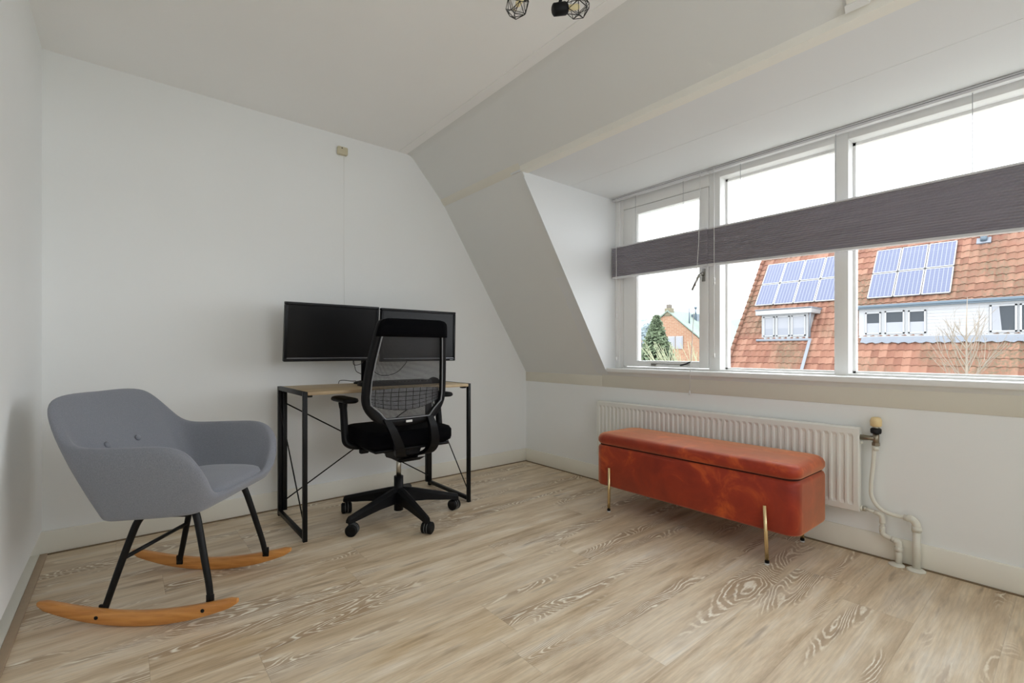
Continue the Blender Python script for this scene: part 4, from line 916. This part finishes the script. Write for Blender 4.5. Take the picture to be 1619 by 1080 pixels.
m = MB(); m.tube([(41, 23.65, 3.3), (41, 23.65, 5.0)], .06, gutter_m); obj('flue', m, bh, True); m = MB(); m.box(43, 43.6, 24.0, 24.6, 3.4, 4.55, gutter_m); m.tube([(43.3, 24.3, 4.5), (43.3, 24.3, 5.2)], .07, gutter_m); m.tube([(43.3, 24.3, 5.1), (43.3, 24.3, 5.3)], .14, gutter_m); obj('flue', m, bh, True); m = MB(); m.tube([(42, 23.0, 2.8), (42, 23.0, 4.1)], .12, gutter_m); obj('flue', m, bh, True)
m = MB()
for y_ in (24.05, 24.85):
    m.box(39.93, 40.02, y_-.36, y_+.36, 1.15, 2.35, ext_white); m.box(39.90, 39.95, y_-.28, y_+.28, 1.24, 2.26, net_m)
obj('gable_window', m, bh, True)
b2 = thing('brick_house', 'second distant brick house with a pale green roof just left of the pantile verge', 'house', (60, 28, -6))
K2 = lambda x, y, z: (x*1.27, y*1.27, -8 if z <= -6 else .955+(z-.955)*1.27)
m = MB(); m.prism([K2(*p) for p in ((44, 24.5, -6), (44, 24.5, 2.5), (44, 22.6, 3.4), (44, 21.86, 2.58), (44, 21.4, 1.9), (44, 21.15, 1.2), (44, 21.1, -6))], (.5, 0, 0), brick_m); m.box(56.2, 64, 27.2, 31, -8, 1.0, brick_m); obj('gable_wall', m, b2, True)
m = MB(); m.prism([K2(*p) for p in ((43.9, 22.6, 3.5), (43.9, 21.75, 2.62), (43.9, 21.05, 1.2), (54, 21.4, 1.2), (52, 23.6, 4.5))], (0, 0, .12), green_roof_m); m.prism([K2(*p) for p in ((43.9, 22.6, 3.5), (43.9, 24.6, 2.5), (54, 27, 1.6), (52, 23.6, 4.5))], (0, 0, .1), green_roof_m); obj('roof', m, b2, True)
m = MB(); m.box(55.75, 55.87, 27.05, 27.8, -2.0, -.75, ext_white); obj('gable_window', m, b2, True)

# trees
def leaf_cloud(m, mt, centre, rad, n, size, taper=0., stretch=None):
    for _ in range(n):
        h = random.random()**(1.2 if taper else 1.); a = random.uniform(0, 2*math.pi); rr = math.sqrt(random.random())
        if taper: rr *= (1-h*taper); p = Vector(centre)+Vector((math.cos(a)*rr*rad[0], math.sin(a)*rr*rad[1], h*rad[2]))
        else:
            p = Vector(centre)+Vector((math.cos(a)*rr*rad[0], math.sin(a)*rr*rad[1], random.uniform(-1, 1)*rad[2]*math.sqrt(1-rr*rr)))
        d = Vector((random.gauss(0, 1), random.gauss(0, 1), random.gauss(0, .8))).normalized(); e = d.orthogonal().normalized(); s_ = size*random.uniform(.5, 1.3)
        st_ = stretch or .5
        m.poly([p-e*s_*st_*.5, p+d*s_*.5, p+e*s_*st_*.5, p-d*s_*.5], mt)
cf = thing('conifer', 'dark green conifer outside the lower left of the casement', 'tree', (18.7, 12.5, -6))
m = MB(); leaf_cloud(m, conifer_m, (18.7, 12.4, -2.2), (1.8, 1.9, 4.75), 8500, .26, .95); obj('foliage', m, cf, True, fix=False)
m = MB(); m.tube([(18.7, 12.5, -6), (18.7, 12.5, 1.7)], [.16, .03], bark_m, 8); obj('trunk', m, cf, True)
cf = thing('reflection_tree', 'blue green tree standing in for a hazy reflection at the far left edge of the casement pane', 'tree', (20, 14.6, -6))  # foliage colour carries a grey-blue reflection in the window pane
m = MB(); leaf_cloud(m, haze_m, (21, 14.75, -.3), (1.3, 1.6, 3.0), 7000, .28); leaf_cloud(m, haze_m, (20, 14.2, 1.6), (.5, .9, 1.2), 260, .2); obj('foliage', m, cf, True, fix=False)
m = MB(); m.tube([(20, 14.4, -6), (20, 14.35, 1.2)], [.22, .05], bark_m, 8); obj('trunk', m, cf, True)
def branch(m, p, d, L, r, depth, mt, spread=.55):
    pts = [p]; q = p.copy(); dd = d.copy()
    for i in range(4):
        dd = (dd+Vector((random.gauss(0, .10), random.gauss(0, .10), .05))).normalized(); q = q+dd*L/4; pts.append(q.copy())
    m.tube(pts, [r*(1-.16*i) for i in range(5)], mt, 5, cap=False)
    if depth:
        for k in range(random.choice((2, 3))+(depth > 1)):
            s_ = pts[random.choice((1, 2, 3, 4))]; nd = (dd+Vector((random.gauss(0, spread), random.gauss(0, spread), random.uniform(-.05, .4)))).normalized(); branch(m, s_, nd, L*random.uniform(.5, .75), r*.55, depth-1, mt, spread)
wl = thing('willow_bush', 'pale arching twigs of a bush in front of the distant brick gable', 'bush', (15, 9.4, -6))
m = MB()
for i in range(80):
    b0 = Vector((15+random.gauss(0, .3), 8.75+random.gauss(0, .35), -1.2)); tp = b0+Vector((random.gauss(0, .3), random.uniform(-.5, 1.5), random.uniform(1.5, 2.5)))
    m.tube(spline([b0, b0.lerp(tp, .5)+Vector((0, -.06, .16)), tp], 4), .010, willow_m, 4, cap=False)
obj('twigs', m, wl, True, fix=False)
m = MB(); leaf_cloud(m, willow_m, (15, 9.05, -.9), (.6, 1.0, 1.35), 1500, .11, 0, .25); obj('leaves', m, wl, True, fix=False)
bt = thing('bare_tree', 'small leafless tree in front of the long white dormer', 'tree', (15, 1.74, -6))
random.seed(11); m = MB(); m.tube([(15, 1.74, -6), (15, 1.76, -1), (15, 1.74, .5), (15.02, 1.75, 1.5), (15, 1.73, 2.2)], [.07, .05, .026, .013, .005], bark_m, 6)
for z_, L in ((.2, .9), (.45, .8), (.6, .85), (.8, .75), (1.0, .6), (1.2, .5), (.1, .9), (-.2, 1.0)):
    for sgn in (-1, 1): branch(m, Vector((15, 1.745, z_)), Vector((random.gauss(0, .3), sgn*random.uniform(.3, .55), .85)).normalized(), L, .012, 2, bark_m, .4)
obj('branches', m, bt, True, fix=False)
